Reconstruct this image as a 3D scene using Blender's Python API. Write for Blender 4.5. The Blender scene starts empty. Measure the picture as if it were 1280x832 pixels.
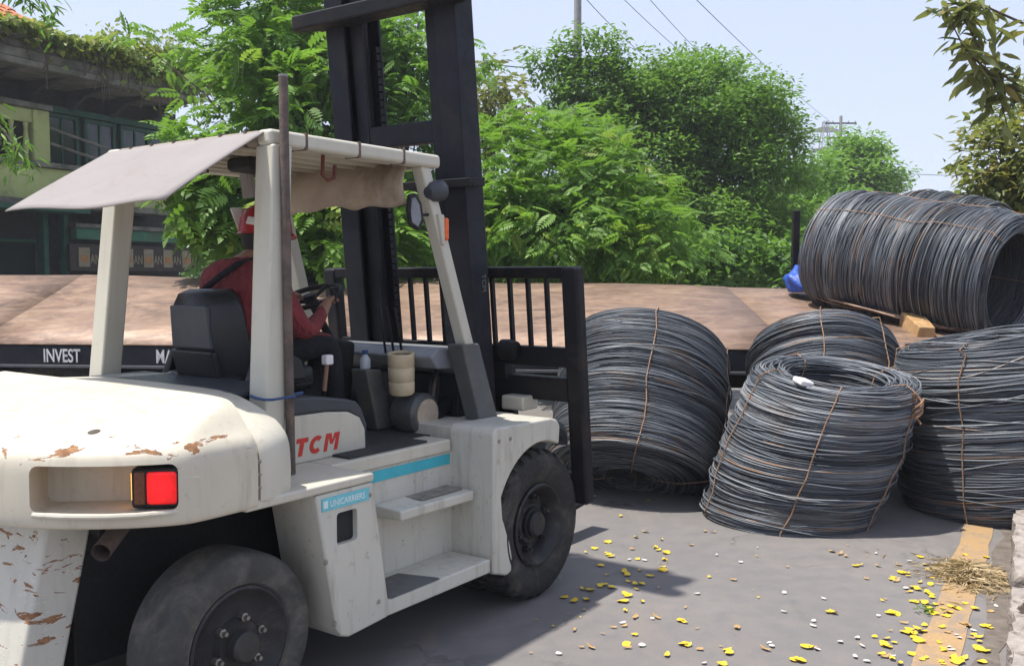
import bpy, bmesh, math, random
import numpy as np
from mathutils import Vector, Matrix, Euler
R = math.radians
C = bpy.context.scene.collection
scene = bpy.context.scene
rng = np.random.default_rng(7)
random.seed(7)

# ------------------------------------------------------------------ camera
FPX, PITCH, CAMH = 1193.0, math.atan(71/1193.0), 1.77
cam_d = bpy.data.cameras.new('camera'); cam = bpy.data.objects.new('camera', cam_d); C.objects.link(cam)
cam.location = (0, 0, CAMH); cam.rotation_euler = (math.pi/2 - PITCH, 0, 0)
cam_d.sensor_width = 36; cam_d.lens = FPX/1280*36; cam_d.clip_start = 0.05; cam_d.clip_end = 5000
scene.camera = cam
# ------------------------------------------------------------------ sky, sun, exposure
SHADOW = Vector((0.36, 0.035, -1.0)).normalized()      # direction the sunlight travels
w = bpy.data.worlds.new('World'); scene.world = w; w.use_nodes = True
nt = w.node_tree; bg = nt.nodes['Background']
sky = nt.nodes.new('ShaderNodeTexSky'); sky.sky_type = 'NISHITA'; sky.sun_disc = False
to_sun = -SHADOW
sky.sun_elevation = math.asin(to_sun.z); sky.sun_rotation = math.atan2(to_sun.x, to_sun.y)
sky.altitude = 0; sky.air_density = 1.0; sky.dust_density = 0.8; sky.ozone_density = 1.0
veil = nt.nodes.new('ShaderNodeMix'); veil.data_type = 'RGBA'; veil.inputs[0].default_value = .75      # thin even veil of haze over the whole sky
veil.inputs[7].default_value = (3.35, 3.65, 4.7, 1); nt.links.new(sky.outputs[0], veil.inputs[6])
nt.links.new(veil.outputs[2], bg.inputs[0]); bg.inputs[1].default_value = 0.12
sun_d = bpy.data.lights.new('sun', 'SUN'); sun_d.energy = 3.7; sun_d.angle = R(1.1); sun_d.color = (1, .955, .88)
sun = bpy.data.objects.new('sun', sun_d); C.objects.link(sun); sun.location = (0, 0, 30)
sun.rotation_euler = SHADOW.to_track_quat('-Z', 'Y').to_euler()
scene.view_settings.view_transform = 'Standard'; scene.view_settings.look = 'None'
scene.view_settings.gamma = 1; scene.view_settings.exposure = 0.92; scene.view_settings.use_curve_mapping = False

# ------------------------------------------------------------------ helpers
def ray(px, py):
    x = (px-640)/FPX; y = -(py-416)/FPX
    return Vector((x, math.cos(PITCH)+y*math.sin(PITCH), -math.sin(PITCH)+y*math.cos(PITCH)))
def at(px, py, d):                       # the place d metres ahead that the photograph shows at that pixel
    r = ray(px, py); return Vector((0, 0, CAMH)) + r*(d/r.y)
def onz(px, py, z=0):
    r = ray(px, py); return Vector((0, 0, CAMH)) + r*((z-CAMH)/r.z)

def smooth_mesh(me, ang=35):
    me.polygons.foreach_set('use_smooth', [True]*len(me.polygons)); me.set_sharp_from_angle(angle=R(ang))
class MB:
    def __init__(s): s.v = []; s.f = []
    def add(s, vs, fs):
        b = len(s.v); s.v += [tuple(v) for v in vs]; s.f += [tuple(i+b for i in f) for f in fs]; return s
    def box(s, x0, x1, y0, y1, z0, z1, M=None):
        vs = [Vector((x, y, z)) for z in (z0, z1) for y in (y0, y1) for x in (x0, x1)]
        if M is not None: vs = [M @ v for v in vs]
        return s.add(vs, [(0,2,3,1),(4,5,7,6),(0,1,5,4),(2,6,7,3),(0,4,6,2),(1,3,7,5)])
    def hexa(s, bot, top):               # 4 bottom + 4 top points, counter-clockwise from above
        return s.add(list(bot)+list(top), [(3,2,1,0),(4,5,6,7),(0,1,5,4),(1,2,6,5),(2,3,7,6),(3,0,4,7)])
    def prism(s, pts, axis, a, b):       # polygon in the two other axes, extruded from a to b
        def mk(p, t):
            return {'x': (t, p[0], p[1]), 'y': (p[0], t, p[1]), 'z': (p[0], p[1], t)}[axis]
        n = len(pts); vs = [mk(p, a) for p in pts]+[mk(p, b) for p in pts]
        fs = [tuple(range(n-1, -1, -1)), tuple(range(n, 2*n))]+[(i, (i+1) % n, n+(i+1) % n, n+i) for i in range(n)]
        return s.add(vs, fs)
    def tube(s, pts, r, n=8, cap=True, rs=None):
        pts = [Vector(p) for p in pts]; N = len(pts); rings = []
        up = None
        for i, p in enumerate(pts):
            t = (pts[min(i+1, N-1)]-pts[max(i-1, 0)]).normalized()
            if up is None:
                up = t.orthogonal().normalized()
            up = (up - t*up.dot(t)).normalized(); sd = t.cross(up)
            rr = rs[i] if rs else r
            rings.append([p+(up*math.cos(2*math.pi*k/n)+sd*math.sin(2*math.pi*k/n))*rr for k in range(n)])
        vs = [v for g in rings for v in g]
        fs = [(i*n+k, i*n+(k+1) % n, (i+1)*n+(k+1) % n, (i+1)*n+k) for i in range(N-1) for k in range(n)]
        if cap: fs += [tuple(range(n-1, -1, -1)), tuple((N-1)*n+k for k in range(n))]
        return s.add(vs, fs)
    def lathe(s, prof, M=None, n=32, close=False):    # profile of (radius, z) turned about local z
        N = len(prof); vs = []
        for (r, z) in prof:
            for k in range(n):
                a = 2*math.pi*k/n; v = Vector((r*math.cos(a), r*math.sin(a), z)); vs.append(M @ v if M is not None else v)
        fs = []
        for i in range(N if close else N-1):
            j = (i+1) % N
            fs += [(i*n+k, i*n+(k+1) % n, j*n+(k+1) % n, j*n+k) for k in range(n)]
        return s.add(vs, fs)
    def loft(s, rings, cap0=False, cap1=False, closed=True):
        n = len(rings[0]); N = len(rings); vs = [v for g in rings for v in g]
        m = n if closed else n-1
        fs = [(i*n+k, i*n+(k+1) % n, (i+1)*n+(k+1) % n, (i+1)*n+k) for i in range(N-1) for k in range(m)]
        if cap0: fs.append(tuple(range(n-1, -1, -1)))
        if cap1: fs.append(tuple((N-1)*n+k for k in range(n)))
        return s.add(vs, fs)
    def build(s, name, mat, parent=None, smooth=True, bevel=0, ang=35, fixn=True, loc=None, M=None, seg=2):
        me = bpy.data.meshes.new(name); me.from_pydata(s.v, [], s.f); me.update()
        if fixn:
            bm = bmesh.new(); bm.from_mesh(me); bmesh.ops.recalc_face_normals(bm, faces=bm.faces); bm.to_mesh(me); bm.free()
        if smooth: smooth_mesh(me, ang)
        me.materials.append(mat); o = bpy.data.objects.new(name, me); C.objects.link(o)
        if parent is not None: o.parent = parent
        if loc is not None: o.location = loc
        if M is not None: o.matrix_basis = M
        if bevel:
            b = o.modifiers.new('bevel', 'BEVEL'); b.width = bevel; b.segments = seg; b.limit_method = 'ANGLE'; b.angle_limit = R(38); b.harden_normals = True
        return o
def tag(o, label=None, cat=None, group=None, kind=None):
    if label: o['label'] = label
    if cat: o['category'] = cat
    if group: o['group'] = group
    if kind: o['kind'] = kind
    return o
def empty(name, loc=(0,0,0), rz=0):
    o = bpy.data.objects.new(name, None); C.objects.link(o); o.location = loc; o.rotation_euler = (0, 0, rz); o.empty_display_size = .2; return o
def freeze(o):                           # bake an object's modifiers into its mesh
    dg = bpy.context.evaluated_depsgraph_get(); me = bpy.data.meshes.new_from_object(o.evaluated_get(dg)); o.modifiers.clear(); o.data = me; return o
def cut(o, *cutters):
    for c in cutters:
        m = o.modifiers.new('cut', 'BOOLEAN'); m.object = c; m.operation = 'DIFFERENCE'; m.solver = 'EXACT'
    bpy.context.view_layer.update(); freeze(o)
    for c in cutters: bpy.data.objects.remove(c)
    smooth_mesh(o.data, 30); return o
def np_mesh(name, V, F, mat, parent=None, tone=None, smooth=False):
    """V (n,3), F (m,k) with k = 3 or 4; tone = one float per vertex"""
    me = bpy.data.meshes.new(name); n, (m, k) = len(V), F.shape
    me.vertices.add(n); me.vertices.foreach_set('co', V.astype(np.float32).ravel())
    me.loops.add(m*k); me.loops.foreach_set('vertex_index', F.astype(np.int32).ravel())
    me.polygons.add(m); me.polygons.foreach_set('loop_start', np.arange(0, m*k, k, dtype=np.int32))
    try: me.polygons.foreach_set('loop_total', np.full(m, k, dtype=np.int32))
    except Exception: pass
    me.update(calc_edges=True)
    if tone is not None:
        a = me.attributes.new('tone', 'FLOAT', 'POINT'); a.data.foreach_set('value', tone.astype(np.float32))
    if smooth: me.polygons.foreach_set('use_smooth', np.ones(m, dtype=bool))
    me.materials.append(mat); o = bpy.data.objects.new(name, me); C.objects.link(o)
    if parent is not None: o.parent = parent
    return o
def text(name, s, size, mat, parent, M, shear=0, offset=0, extrude=.0015, sx=1, spacing=1):
    cu = bpy.data.curves.new(name, 'FONT'); cu.body = s; cu.size = size; cu.shear = shear; cu.offset = offset; cu.extrude = extrude; cu.space_character = spacing
    t = bpy.data.objects.new(name, cu); C.objects.link(t); bpy.context.view_layer.update()
    me = bpy.data.meshes.new_from_object(t.evaluated_get(bpy.context.evaluated_depsgraph_get())); bpy.data.objects.remove(t)
    me.name = name; me.materials.clear(); me.materials.append(mat)
    o = bpy.data.objects.new(name, me); C.objects.link(o); o.parent = parent; o.matrix_basis = M @ Matrix.Diagonal((sx, 1, 1, 1)); return o
TEXT_R = Matrix.Rotation(R(90), 4, 'X')   # upright lettering that faces -y

# ------------------------------------------------------------------ materials
class NG:
    def __init__(s, name):
        s.m = bpy.data.materials.new(name); s.m.use_nodes = True; s.t = s.m.node_tree; s.p = s.t.nodes['Principled BSDF']; s.out = s.t.nodes['Material Output']
    def n(s, kind, **kw):
        x = s.t.nodes.new('ShaderNode'+kind)
        for k, v in kw.items(): setattr(x, k, v)
        return x
    def l(s, a, b): s.t.links.new(a, b)
    def coord(s, which='Object', scale=(1,1,1)):
        tc = s.n('TexCoord'); mp = s.n('Mapping'); mp.inputs['Scale'].default_value = scale; s.l(tc.outputs[which], mp.inputs[0]); return mp.outputs[0]
    def noise(s, vec, scale, detail=4, rough=.55, dist=0):
        x = s.n('TexNoise'); x.inputs['Scale'].default_value = scale; x.inputs['Detail'].default_value = detail; x.inputs['Roughness'].default_value = rough; x.inputs['Distortion'].default_value = dist
        s.l(vec, x.inputs['Vector']); return x.outputs['Fac']
    def ramp(s, fac, stops, interp='LINEAR'):
        x = s.n('ValToRGB'); e = x.color_ramp.elements; x.color_ramp.interpolation = interp
        while len(e) < len(stops): e.new(.5)
        for i, (p, c) in enumerate(stops):
            e[i].position = p; e[i].color = (*c, 1) if len(c) == 3 else c
        s.l(fac, x.inputs[0]); return x.outputs[0]
    def mix(s, fac, a, b, mode='MIX'):
        x = s.n('Mix', data_type='RGBA', blend_type=mode)
        if isinstance(fac, (int, float)): x.inputs[0].default_value = fac
        else: s.l(fac, x.inputs[0])
        for sock, v in ((x.inputs[6], a), (x.inputs[7], b)):
            if isinstance(v, tuple): sock.default_value = (*v, 1)
            else: s.l(v, sock)
        return x.outputs[2]
    def math(s, op, a, b=None, clamp=False):
        x = s.n('Math', operation=op); x.use_clamp = clamp
        for i, v in ((0, a), (1, b)):
            if v is None: continue
            if isinstance(v, (int, float)): x.inputs[i].default_value = v
            else: s.l(v, x.inputs[i])
        return x.outputs[0]
    def bump(s, h, strength=.3, dist=.01):
        x = s.n('Bump'); x.inputs['Strength'].default_value = strength; x.inputs['Distance'].default_value = dist; s.l(h, x.inputs['Height']); s.l(x.outputs[0], s.p.inputs['Normal'])
    def set(s, color=None, rough=None, metal=None, spec=None):
        for nm, v in (('Base Color', color), ('Roughness', rough), ('Metallic', metal), ('Specular IOR Level', spec)):
            if v is None: continue
            if isinstance(v, (int, float)): s.p.inputs[nm].default_value = v
            elif isinstance(v, tuple): s.p.inputs[nm].default_value = (*v, 1)
            else: s.l(v, s.p.inputs[nm])
        return s.m
def plain(name, c, rough=.6, metal=0, var=.25, scale=9, bump=.05, spec=.4, grime=None):
    g = NG(name); v = g.coord()
    n = g.noise(v, scale, 6, .6); n2 = g.noise(v, scale*5, 3, .6)
    lo = tuple(x*(1-var) for x in c); hi = tuple(min(1, x*(1+var*.6)) for x in c)
    col = g.ramp(n, [(.3, lo), (.7, hi)])
    if grime:
        col = g.mix(g.ramp(g.noise(v, scale*.6, 8, .7, .6), [(.5, (0,0,0)), (.68, (1,1,1))]), col, grime)
    g.set(col, g.ramp(n2, [(.3, (rough*.8,)*3), (.7, (min(1, rough*1.15),)*3)]), metal, spec)
    if bump: g.bump(n2, bump, .01)
    return g.m
def paint(name, c, chips=0.0, grime=.5, mask=None, dirt=(.20,.15,.10)):
    """old off-white machine paint: broad dirt, fine streaks, rust chips where mask (function of the node builder) says"""
    g = NG(name); v = g.coord(); base = g.ramp(g.noise(v, 2.2, 5, .6), [(.3, tuple(x*.88 for x in c)), (.7, c)])
    streak = g.noise(g.coord(scale=(14, 14, 1.6)), 1.3, 6, .65)
    base = g.mix(g.math('MULTIPLY', g.ramp(streak, [(.52, (0,0,0)), (.8, (1,1,1))]), grime*.8), base, tuple(x*.5 for x in (c[0], c[1]*.93, c[2]*.82)))
    sp = g.noise(v, 26, 7, .7)
    base = g.mix(g.math('MULTIPLY', g.ramp(sp, [(.6, (0,0,0)), (.7, (1,1,1))]), grime*.55), base, dirt)
    rough = g.ramp(g.noise(v, 14, 4), [(.3, (.34,)*3), (.7, (.55,)*3)])
    if chips:
        n = g.noise(g.coord(scale=(1, 1, 3.2)), 7.0, 10, .66, .6)
        if mask: n = g.math('ADD', n, mask(g))
        f = g.ramp(n, [(.60, (0,0,0)), (.615, (1,1,1))])
        rust = g.ramp(g.noise(v, 40, 5), [(.3, (.16,.07,.03)), (.7, (.36,.19,.09))])
        edge = g.ramp(n, [(.575, (0,0,0)), (.60, (1,1,1)), (.62, (0,0,0))])
        base = g.mix(g.math('MULTIPLY', edge, .5), base, (.80,.78,.72))
        base = g.mix(f, base, rust); rough = g.mix(f, rough, (.85,.85,.85)); g.bump(g.math('MULTIPLY', f, -1), .6, .004)
    return g.set(base, rough, 0, .45)
def band(axis, c0, c1, gain, off):       # raises chip noise inside a band of an axis
    def fn(g):
        tc = g.n('TexCoord'); sp = g.n('SeparateXYZ'); g.l(tc.outputs['Object'], sp.inputs[0])
        z = sp.outputs['XYZ'.index(axis)]; mid, half = (c0+c1)/2, (c1-c0)/2
        d = g.math('DIVIDE', g.math('ABSOLUTE', g.math('SUBTRACT', z, mid)), half)
        return g.math('ADD', g.math('MULTIPLY', g.math('SUBTRACT', 1, d, True), gain), off)
    return fn
CREAM = (.57,.535,.44)
M = {}
M['paint'] = paint('cream_paint', CREAM, grime=.45)
M['paint_cw'] = paint('chipped_cream_paint', (.58,.53,.42), chips=1, grime=.7, mask=band('Z', 1.09, 1.24, .16, -.085))
M['paint_low'] = paint('flaking_cream_paint', (.55,.53,.46), chips=1, grime=.5, mask=band('Z', -.4, 1.4, .0, .026))
M['paint_side'] = paint('scuffed_cream_paint', (.56,.54,.465), grime=.95)
M['paint_guard'] = paint('guard_paint', (.57,.545,.45), grime=.35)
M['teal'] = plain('teal_stripe', (.05,.42,.50), .45, var=.12)
M['teal_pale'] = plain('teal_sticker', (.16,.50,.56), .5, var=.2)
M['sticker_text'] = plain('sticker_text', (.62,.74,.74), .5, var=.1)
M['red_text'] = plain('red_letters', (.55,.035,.025), .45, var=.12, bump=0)
M['white_text'] = plain('white_letters', (.66,.66,.64), .6, var=.35, scale=20)
M['grey_text'] = plain('grey_letters', (.16,.17,.19), .6, var=.3, scale=20)
M['black_paint'] = plain('dark_blue_black_paint', (.009,.010,.017), .55, var=.35, scale=5, spec=.25, grime=(.02,.019,.02))
M['black_steel'] = plain('black_steel', (.009,.009,.012), .55, var=.4, scale=6, spec=.25, grime=(.028,.021,.018))
M['chassis'] = plain('oily_chassis', (.012,.012,.013), .7, var=.4)
M['charcoal'] = plain('charcoal_plastic', (.045,.052,.062), .42, var=.15, scale=6)
M['grey_plate'] = plain('grey_plate', (.085,.09,.09), .55, var=.3, scale=5, grime=(.13,.12,.10))
M['worn_step'] = plain('worn_step', (.24,.22,.19), .8, var=.4, scale=14)
M['dash_grey'] = plain('dashboard_grey', (.20,.21,.23), .4, var=.3, scale=7)
M['vinyl'] = plain('seat_vinyl', (.017,.019,.022), .42, var=.2, scale=14, bump=.15)
M['rubber_mat'] = plain('rubber_mat', (.035,.035,.036), .85, var=.3, scale=20, bump=.3)
M['tyre'] = plain('tyre_rubber', (.022,.021,.020), .8, var=.4, scale=9, bump=.25, grime=(.075,.066,.055))
M['tyre_worn'] = plain('worn_tyre_rubber', (.055,.053,.049), .8, var=.35, scale=7, bump=.2, grime=(.12,.108,.092))
M['rim'] = plain('wheel_rim', (.020,.019,.021), .55, var=.4, scale=12, grime=(.06,.05,.045))
M['bolt'] = plain('bare_bolt', (.30,.28,.25), .4, .8, var=.3)
M['chrome'] = plain('chrome_rod', (.6,.6,.6), .2, 1, var=.1)
M['rust_pipe'] = plain('rusty_pipe', (.11,.085,.072), .7, var=.45, scale=14, bump=.3, grime=(.20,.12,.08))
g = NG('grey_cloth'); v = g.coord(); n = g.noise(v, 2.5, 6, .6, .8); wv = g.noise(g.coord(scale=(90, 90, 90)), 4, 2); st = g.noise(v, 6, 8, .7, 1.0)
col = g.mix(g.ramp(st, [(.56, (0,0,0)), (.74, (.35,.35,.35))]), g.ramp(n, [(.3, (.245,.222,.212)), (.7, (.275,.25,.24))]), (.19,.155,.135)); g.set(col, .9); g.bump(g.math('ADD', n, g.math('MULTIPLY', wv, .06)), .5, .03); M['flap'] = g.m
M['tarp'] = plain('dusty_tarp', (.50,.41,.31), .85, var=.28, scale=4, bump=.2, grime=(.26,.19,.14))
M['roof_rail'] = plain('cloth_wrapped_rail', (.30,.25,.21), .85, var=.25, scale=8)
M['jug'] = plain('cream_plastic_jug', (.58,.48,.31), .5, var=.2, scale=8, grime=(.36,.27,.16))
M['blue'] = plain('blue_cord', (.03,.075,.19), .6, var=.2)
M['blue_tarp'] = plain('blue_tarpaulin', (.025,.09,.42), .45, var=.3, scale=6, bump=.4)
M['orange'] = plain('orange_lens', (.75,.13,.02), .3, var=.12)
g = NG('maroon_cloth'); v = g.coord(scale=(1, 1, .55)); n = g.noise(v, 11, 3, .5, 1.6); f = g.noise(v, 60, 3); g.set(g.ramp(n, [(.3, (.14,.020,.024)), (.7, (.23,.036,.04))]), .92); g.bump(g.math('ADD', n, g.math('MULTIPLY', f, .12)), .9, .035); M['jacket'] = g.m
M['trousers'] = plain('black_cloth', (.012,.012,.016), .9, var=.3, scale=12, bump=.3)
M['skin'] = plain('skin', (.28,.15,.095), .55, var=.12, scale=15, bump=.05)
M['helmet'] = plain('red_helmet', (.36,.016,.02), .35, var=.1, bump=0)
M['white_cloth'] = plain('white_cloth', (.72,.71,.70), .85, var=.1)
M['hair'] = plain('dark_hair', (.012,.010,.010), .6, var=.3, scale=60, bump=.4)
M['wood'] = plain('pale_timber', (.44,.275,.13), .75, var=.35, scale=9, bump=.3, grime=(.34,.19,.08))
M['glass'] = NG('dark_glass').set((.02,.03,.035), .08, 0, .6)
g = NG('opening_black'); M['dark'] = g.set((.012,.013,.014), .8)
def lens(name, c, e):
    g = NG(name); v = g.coord(); n = g.noise(v, 60, 2); g.set(g.ramp(n, [(.3, tuple(x*.7 for x in c)), (.7, c)]), .25)
    g.p.inputs['Emission Color'].default_value = (*c, 1); g.p.inputs['Emission Strength'].default_value = e; return g.m
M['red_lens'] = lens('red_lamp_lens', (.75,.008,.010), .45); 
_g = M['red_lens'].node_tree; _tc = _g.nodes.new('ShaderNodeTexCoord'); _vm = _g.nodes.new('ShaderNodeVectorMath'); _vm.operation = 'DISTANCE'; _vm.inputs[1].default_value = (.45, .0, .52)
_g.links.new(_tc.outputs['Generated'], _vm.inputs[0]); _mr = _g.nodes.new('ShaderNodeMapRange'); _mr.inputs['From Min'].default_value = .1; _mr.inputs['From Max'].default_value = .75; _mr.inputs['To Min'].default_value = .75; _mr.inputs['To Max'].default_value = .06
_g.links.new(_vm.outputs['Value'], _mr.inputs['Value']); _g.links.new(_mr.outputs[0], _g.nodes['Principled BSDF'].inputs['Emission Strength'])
M['amber_glow'] = lens('amber_glow_strip', (.85,.34,.06), 1.7); M['brown_lens'] = lens('amber_lamp_lens', (.16,.05,.02), .0)

def steel_wire():
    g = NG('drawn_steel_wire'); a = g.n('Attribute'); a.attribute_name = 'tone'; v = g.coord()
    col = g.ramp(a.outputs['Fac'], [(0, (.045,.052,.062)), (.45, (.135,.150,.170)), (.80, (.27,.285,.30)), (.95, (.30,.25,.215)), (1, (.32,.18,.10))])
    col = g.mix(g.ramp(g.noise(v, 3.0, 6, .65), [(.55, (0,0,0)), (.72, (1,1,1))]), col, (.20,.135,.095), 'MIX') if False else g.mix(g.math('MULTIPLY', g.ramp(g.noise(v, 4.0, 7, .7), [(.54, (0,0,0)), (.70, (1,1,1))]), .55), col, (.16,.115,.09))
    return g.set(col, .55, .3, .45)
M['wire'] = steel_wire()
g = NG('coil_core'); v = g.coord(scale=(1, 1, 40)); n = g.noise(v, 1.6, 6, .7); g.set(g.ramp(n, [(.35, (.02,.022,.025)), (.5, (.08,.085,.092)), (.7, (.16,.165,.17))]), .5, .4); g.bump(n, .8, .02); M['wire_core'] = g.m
M['strap'] = plain('rusty_strap', (.27,.15,.085), .75, var=.45, scale=25, bump=.3, grime=(.34,.27,.20))

def leafmat(name, dark, light, trans=.35, yellow=None):
    g = NG(name); a = g.n('Attribute'); a.attribute_name = 'tone'
    stops = [(0, dark), (.85, light)] + ([(1, yellow)] if yellow else [])
    col = g.ramp(a.outputs['Fac'], stops); g.set(col, .5, 0, .35)
    tr = g.n('BsdfTranslucent'); c2 = g.mix(.5, col, tuple(min(1, x*1.5) for x in (light[0]*1.2, light[1]*1.3, light[2]*.6))); g.l(c2, tr.inputs[0])
    mx = g.n('MixShader'); mx.inputs[0].default_value = trans; g.l(g.p.outputs[0], mx.inputs[1]); g.l(tr.outputs[0], mx.inputs[2]); g.l(mx.outputs[0], g.out.inputs[0]); return g.m
M['leaf_fresh'] = leafmat('fresh_leaf', (.05,.112,.02), (.185,.33,.055), .38, (.24,.30,.05))
M['leaf_mid'] = leafmat('mid_leaf', (.05,.115,.02), (.17,.315,.055), .35, (.15,.24,.05))
M['leaf_deep'] = leafmat('deep_leaf', (.055,.115,.022), (.195,.345,.065), .32, (.12,.20,.05))
M['leaf_lime'] = leafmat('lime_leaf', (.07,.17,.02), (.18,.32,.05), .4)
M['leaf_dry'] = leafmat('dusty_leaf', (.08,.10,.035), (.23,.25,.09), .3, (.24,.19,.05))
M['leaf_bush'] = leafmat('bush_leaf', (.07,.10,.03), (.21,.235,.075), .38, (.30,.24,.06))
M['vine'] = leafmat('vine_leaf', (.07,.10,.02), (.25,.31,.065), .4, (.26,.25,.06))
M['bark'] = plain('bark', (.10,.075,.055), .9, var=.45, scale=14, bump=.6)
M['bark_dark'] = plain('dark_bark', (.045,.035,.028), .9, var=.45, scale=14, bump=.6)

# ------------------------------------------------------------------ ground
def asphalt():
    g = NG('asphalt'); v = g.coord()
    big = g.noise(v, .55, 5, .6, .4); fine = g.noise(v, 180, 3, .7); mid = g.noise(v, 7, 6, .65)
    col = g.ramp(big, [(.3, (.18,.166,.158)), (.7, (.235,.212,.196))])
    col = g.mix(g.ramp(mid, [(.35, (.55,.55,.55)), (.65, (0,0,0))]), col, (.145,.142,.145))
    col = g.mix(g.ramp(fine, [(.38, (.5,.5,.5)), (.55, (0,0,0))]), col, (.10,.095,.092))
    col = g.mix(g.ramp(g.noise(v, 300, 2), [(.64, (0,0,0)), (.72, (.45,.45,.45))]), col, (.26,.25,.235))
    st = g.noise(g.coord(scale=(1.2, .5, 1)), 1.4, 7, .7, 1.2)
    col = g.mix(g.math('MULTIPLY', g.ramp(st, [(.56, (0,0,0)), (.70, (1,1,1))]), .35), col, (.25,.205,.17))
    vd = g.n('VectorMath', operation='ADD'); nz = g.n('TexNoise'); nz.inputs['Scale'].default_value = 1.6; nz.inputs['Detail'].default_value = 6; g.l(v, nz.inputs['Vector']); g.l(v, vd.inputs[0]); g.l(nz.outputs['Color'], vd.inputs[1])
    vo = g.n('TexVoronoi', feature='DISTANCE_TO_EDGE'); vo.inputs['Scale'].default_value = .62; g.l(vd.outputs[0], vo.inputs['Vector'])
    crack = g.math('MULTIPLY', g.ramp(vo.outputs['Distance'], [(.0, (1,1,1)), (.010, (0,0,0))]), g.ramp(g.noise(v, .8, 3), [(.5, (0,0,0)), (.6, (1,1,1))]))
    col = g.mix(g.math('MULTIPLY', crack, .7), col, (.05,.047,.045))
    oil = g.ramp(g.noise(g.coord(scale=(.9, .9, 1)), 1.1, 7, .72, 1.5), [(.60, (0,0,0)), (.70, (.45,.45,.45))]); col = g.mix(oil, col, (.085,.082,.082))
    g.set(col, g.ramp(mid, [(.3, (.6,)*3), (.7, (.85,)*3)]), 0, .35); g.bump(g.math('SUBTRACT', g.math('ADD', fine, g.math('MULTIPLY', g.noise(v, 420, 2), .5)), crack), .5, .007); return g.m
M['asphalt'] = asphalt()
me = MB().add([(-400,-400,0),(400,-400,0),(400,800,0),(-400,800,0)], [(0,1,2,3)])
tag(me.build('road', M['asphalt'], smooth=False), kind='structure')
RD = Vector((.497,.868,0)).normalized(); RN = Vector((RD.y,-RD.x,0))       # along the road, towards its right kerb
def road_strip(name, o0, o1, a0, a1, z, mat, ragged=0, n=60):
    vs = []; fs = []; base = Vector((2.21, 4.25, 0))
    for i in range(n+1):
        a = a0+(a1-a0)*i/n
        for k, o in enumerate((o0, o1)):
            j = random.uniform(-ragged, ragged); p = base+RD*a+RN*(o+j); vs.append((p.x, p.y, z))
    for i in range(n): fs.append((i*2, i*2+1, i*2+3, i*2+2))
    return MB().add(vs, fs).build(name, mat, smooth=False)
def yellow():
    g = NG('worn_yellow_paint'); v = g.coord()
    w1 = g.noise(v, 5, 8, .7, .5); w2 = g.noise(v, 60, 4, .7)
    col = g.ramp(w2, [(.3, (.30,.185,.085)), (.7, (.39,.26,.13))]); col = g.mix(g.ramp(w1, [(.46, (0,0,0)), (.62, (.85,.85,.85))]), col, (.22,.175,.14))
    g.set(col, .8); return g.m
M['yellow'] = yellow()
tag(road_strip('yellow_road_line', -.335, -.155, -6, 60, .004, M['yellow'], .012, 300), kind='structure')
def soil():
    g = NG('dry_soil'); v = g.coord(); n = g.noise(v, 4, 8, .7); f = g.noise(v, 60, 4, .7)
    col = g.ramp(n, [(.3, (.13,.10,.075)), (.7, (.27,.215,.16))]); col = g.mix(g.ramp(f, [(.4, (.5,.5,.5)), (.6, (0,0,0))]), col, (.09,.075,.06)); g.set(col, .95); g.bump(f, .6, .02); return g.m
M['soil'] = soil()
tag(road_strip('verge', .30, 14, -8, 80, .05, M['soil'], 0, 60), kind='structure')
tag(road_strip('gutter_dirt', -.10, .02, -8, 60, .004, plain('gutter_dirt', (.15,.125,.105), .95, var=.4, scale=12, bump=.4), .035, 300), kind='structure')
M['concrete'] = plain('broken_concrete', (.33,.29,.26), .9, var=.4, scale=11, bump=1.0, grime=(.14,.115,.095))
# kerb: broken stones, each a piece of the kerb
kerb = empty('kerb'); tag(kerb, kind='structure')
def rough_block(lx, ly, lz, seed, amp=.02):
    bm = bmesh.new(); bmesh.ops.create_cube(bm, size=1); bmesh.ops.subdivide_edges(bm, edges=bm.edges, cuts=7, use_grid_fill=True)
    rr = random.Random(seed); ph = [rr.uniform(0, 6.28) for _ in range(8)]
    for v in bm.verts:
        c = v.co.copy(); x, y, z = c.x*lx, c.y*ly, c.z*lz; edge = max(0, (abs(c.x)+abs(c.y)+abs(c.z))-1.05)
        n = math.sin(x*19+ph[0])*math.sin(y*23+ph[1]+z*11)+.6*math.sin(x*41+ph[2]+y*37)+.5*math.sin(z*47+ph[3]+x*13)+rr.gauss(0, .35)
        k = 1-.28*edge*(1+.5*math.sin(x*30+ph[4])); v.co = Vector((x*(1-.05*edge), y*k, z*k))+Vector((c.x, c.y, c.z)).normalized()*n*amp*.62
    me = bpy.data.meshes.new('kerb_stone'); bm.to_mesh(me); bm.free(); smooth_mesh(me, 50); me.materials.append(M['concrete']); return me
kb = [rough_block(.60, .30, .24, 30+i, .017) for i in range(4)]
kang = math.atan2(RD.y, RD.x); a = -3.0; i = 0
while a < 2.65:
    o = bpy.data.objects.new('kerb_stone', kb[i % 4]); C.objects.link(o); o.parent = kerb
    p = Vector((2.21, 4.25, 0))+RD*a+RN*(.19-.035*a+random.uniform(-.02, .02)); o.location = (p.x, p.y, random.choice((.055, .035, .06, -.01 if a > .3 and a < .7 else .05)))
    o.rotation_euler = (random.uniform(-.08, .08), random.uniform(-.06, .06), kang+random.uniform(-.05, .05)); a += .61; i += 1
chunks = [rough_block(.16, .12, .09, 50+k, .02) for k in range(3)]
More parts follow.
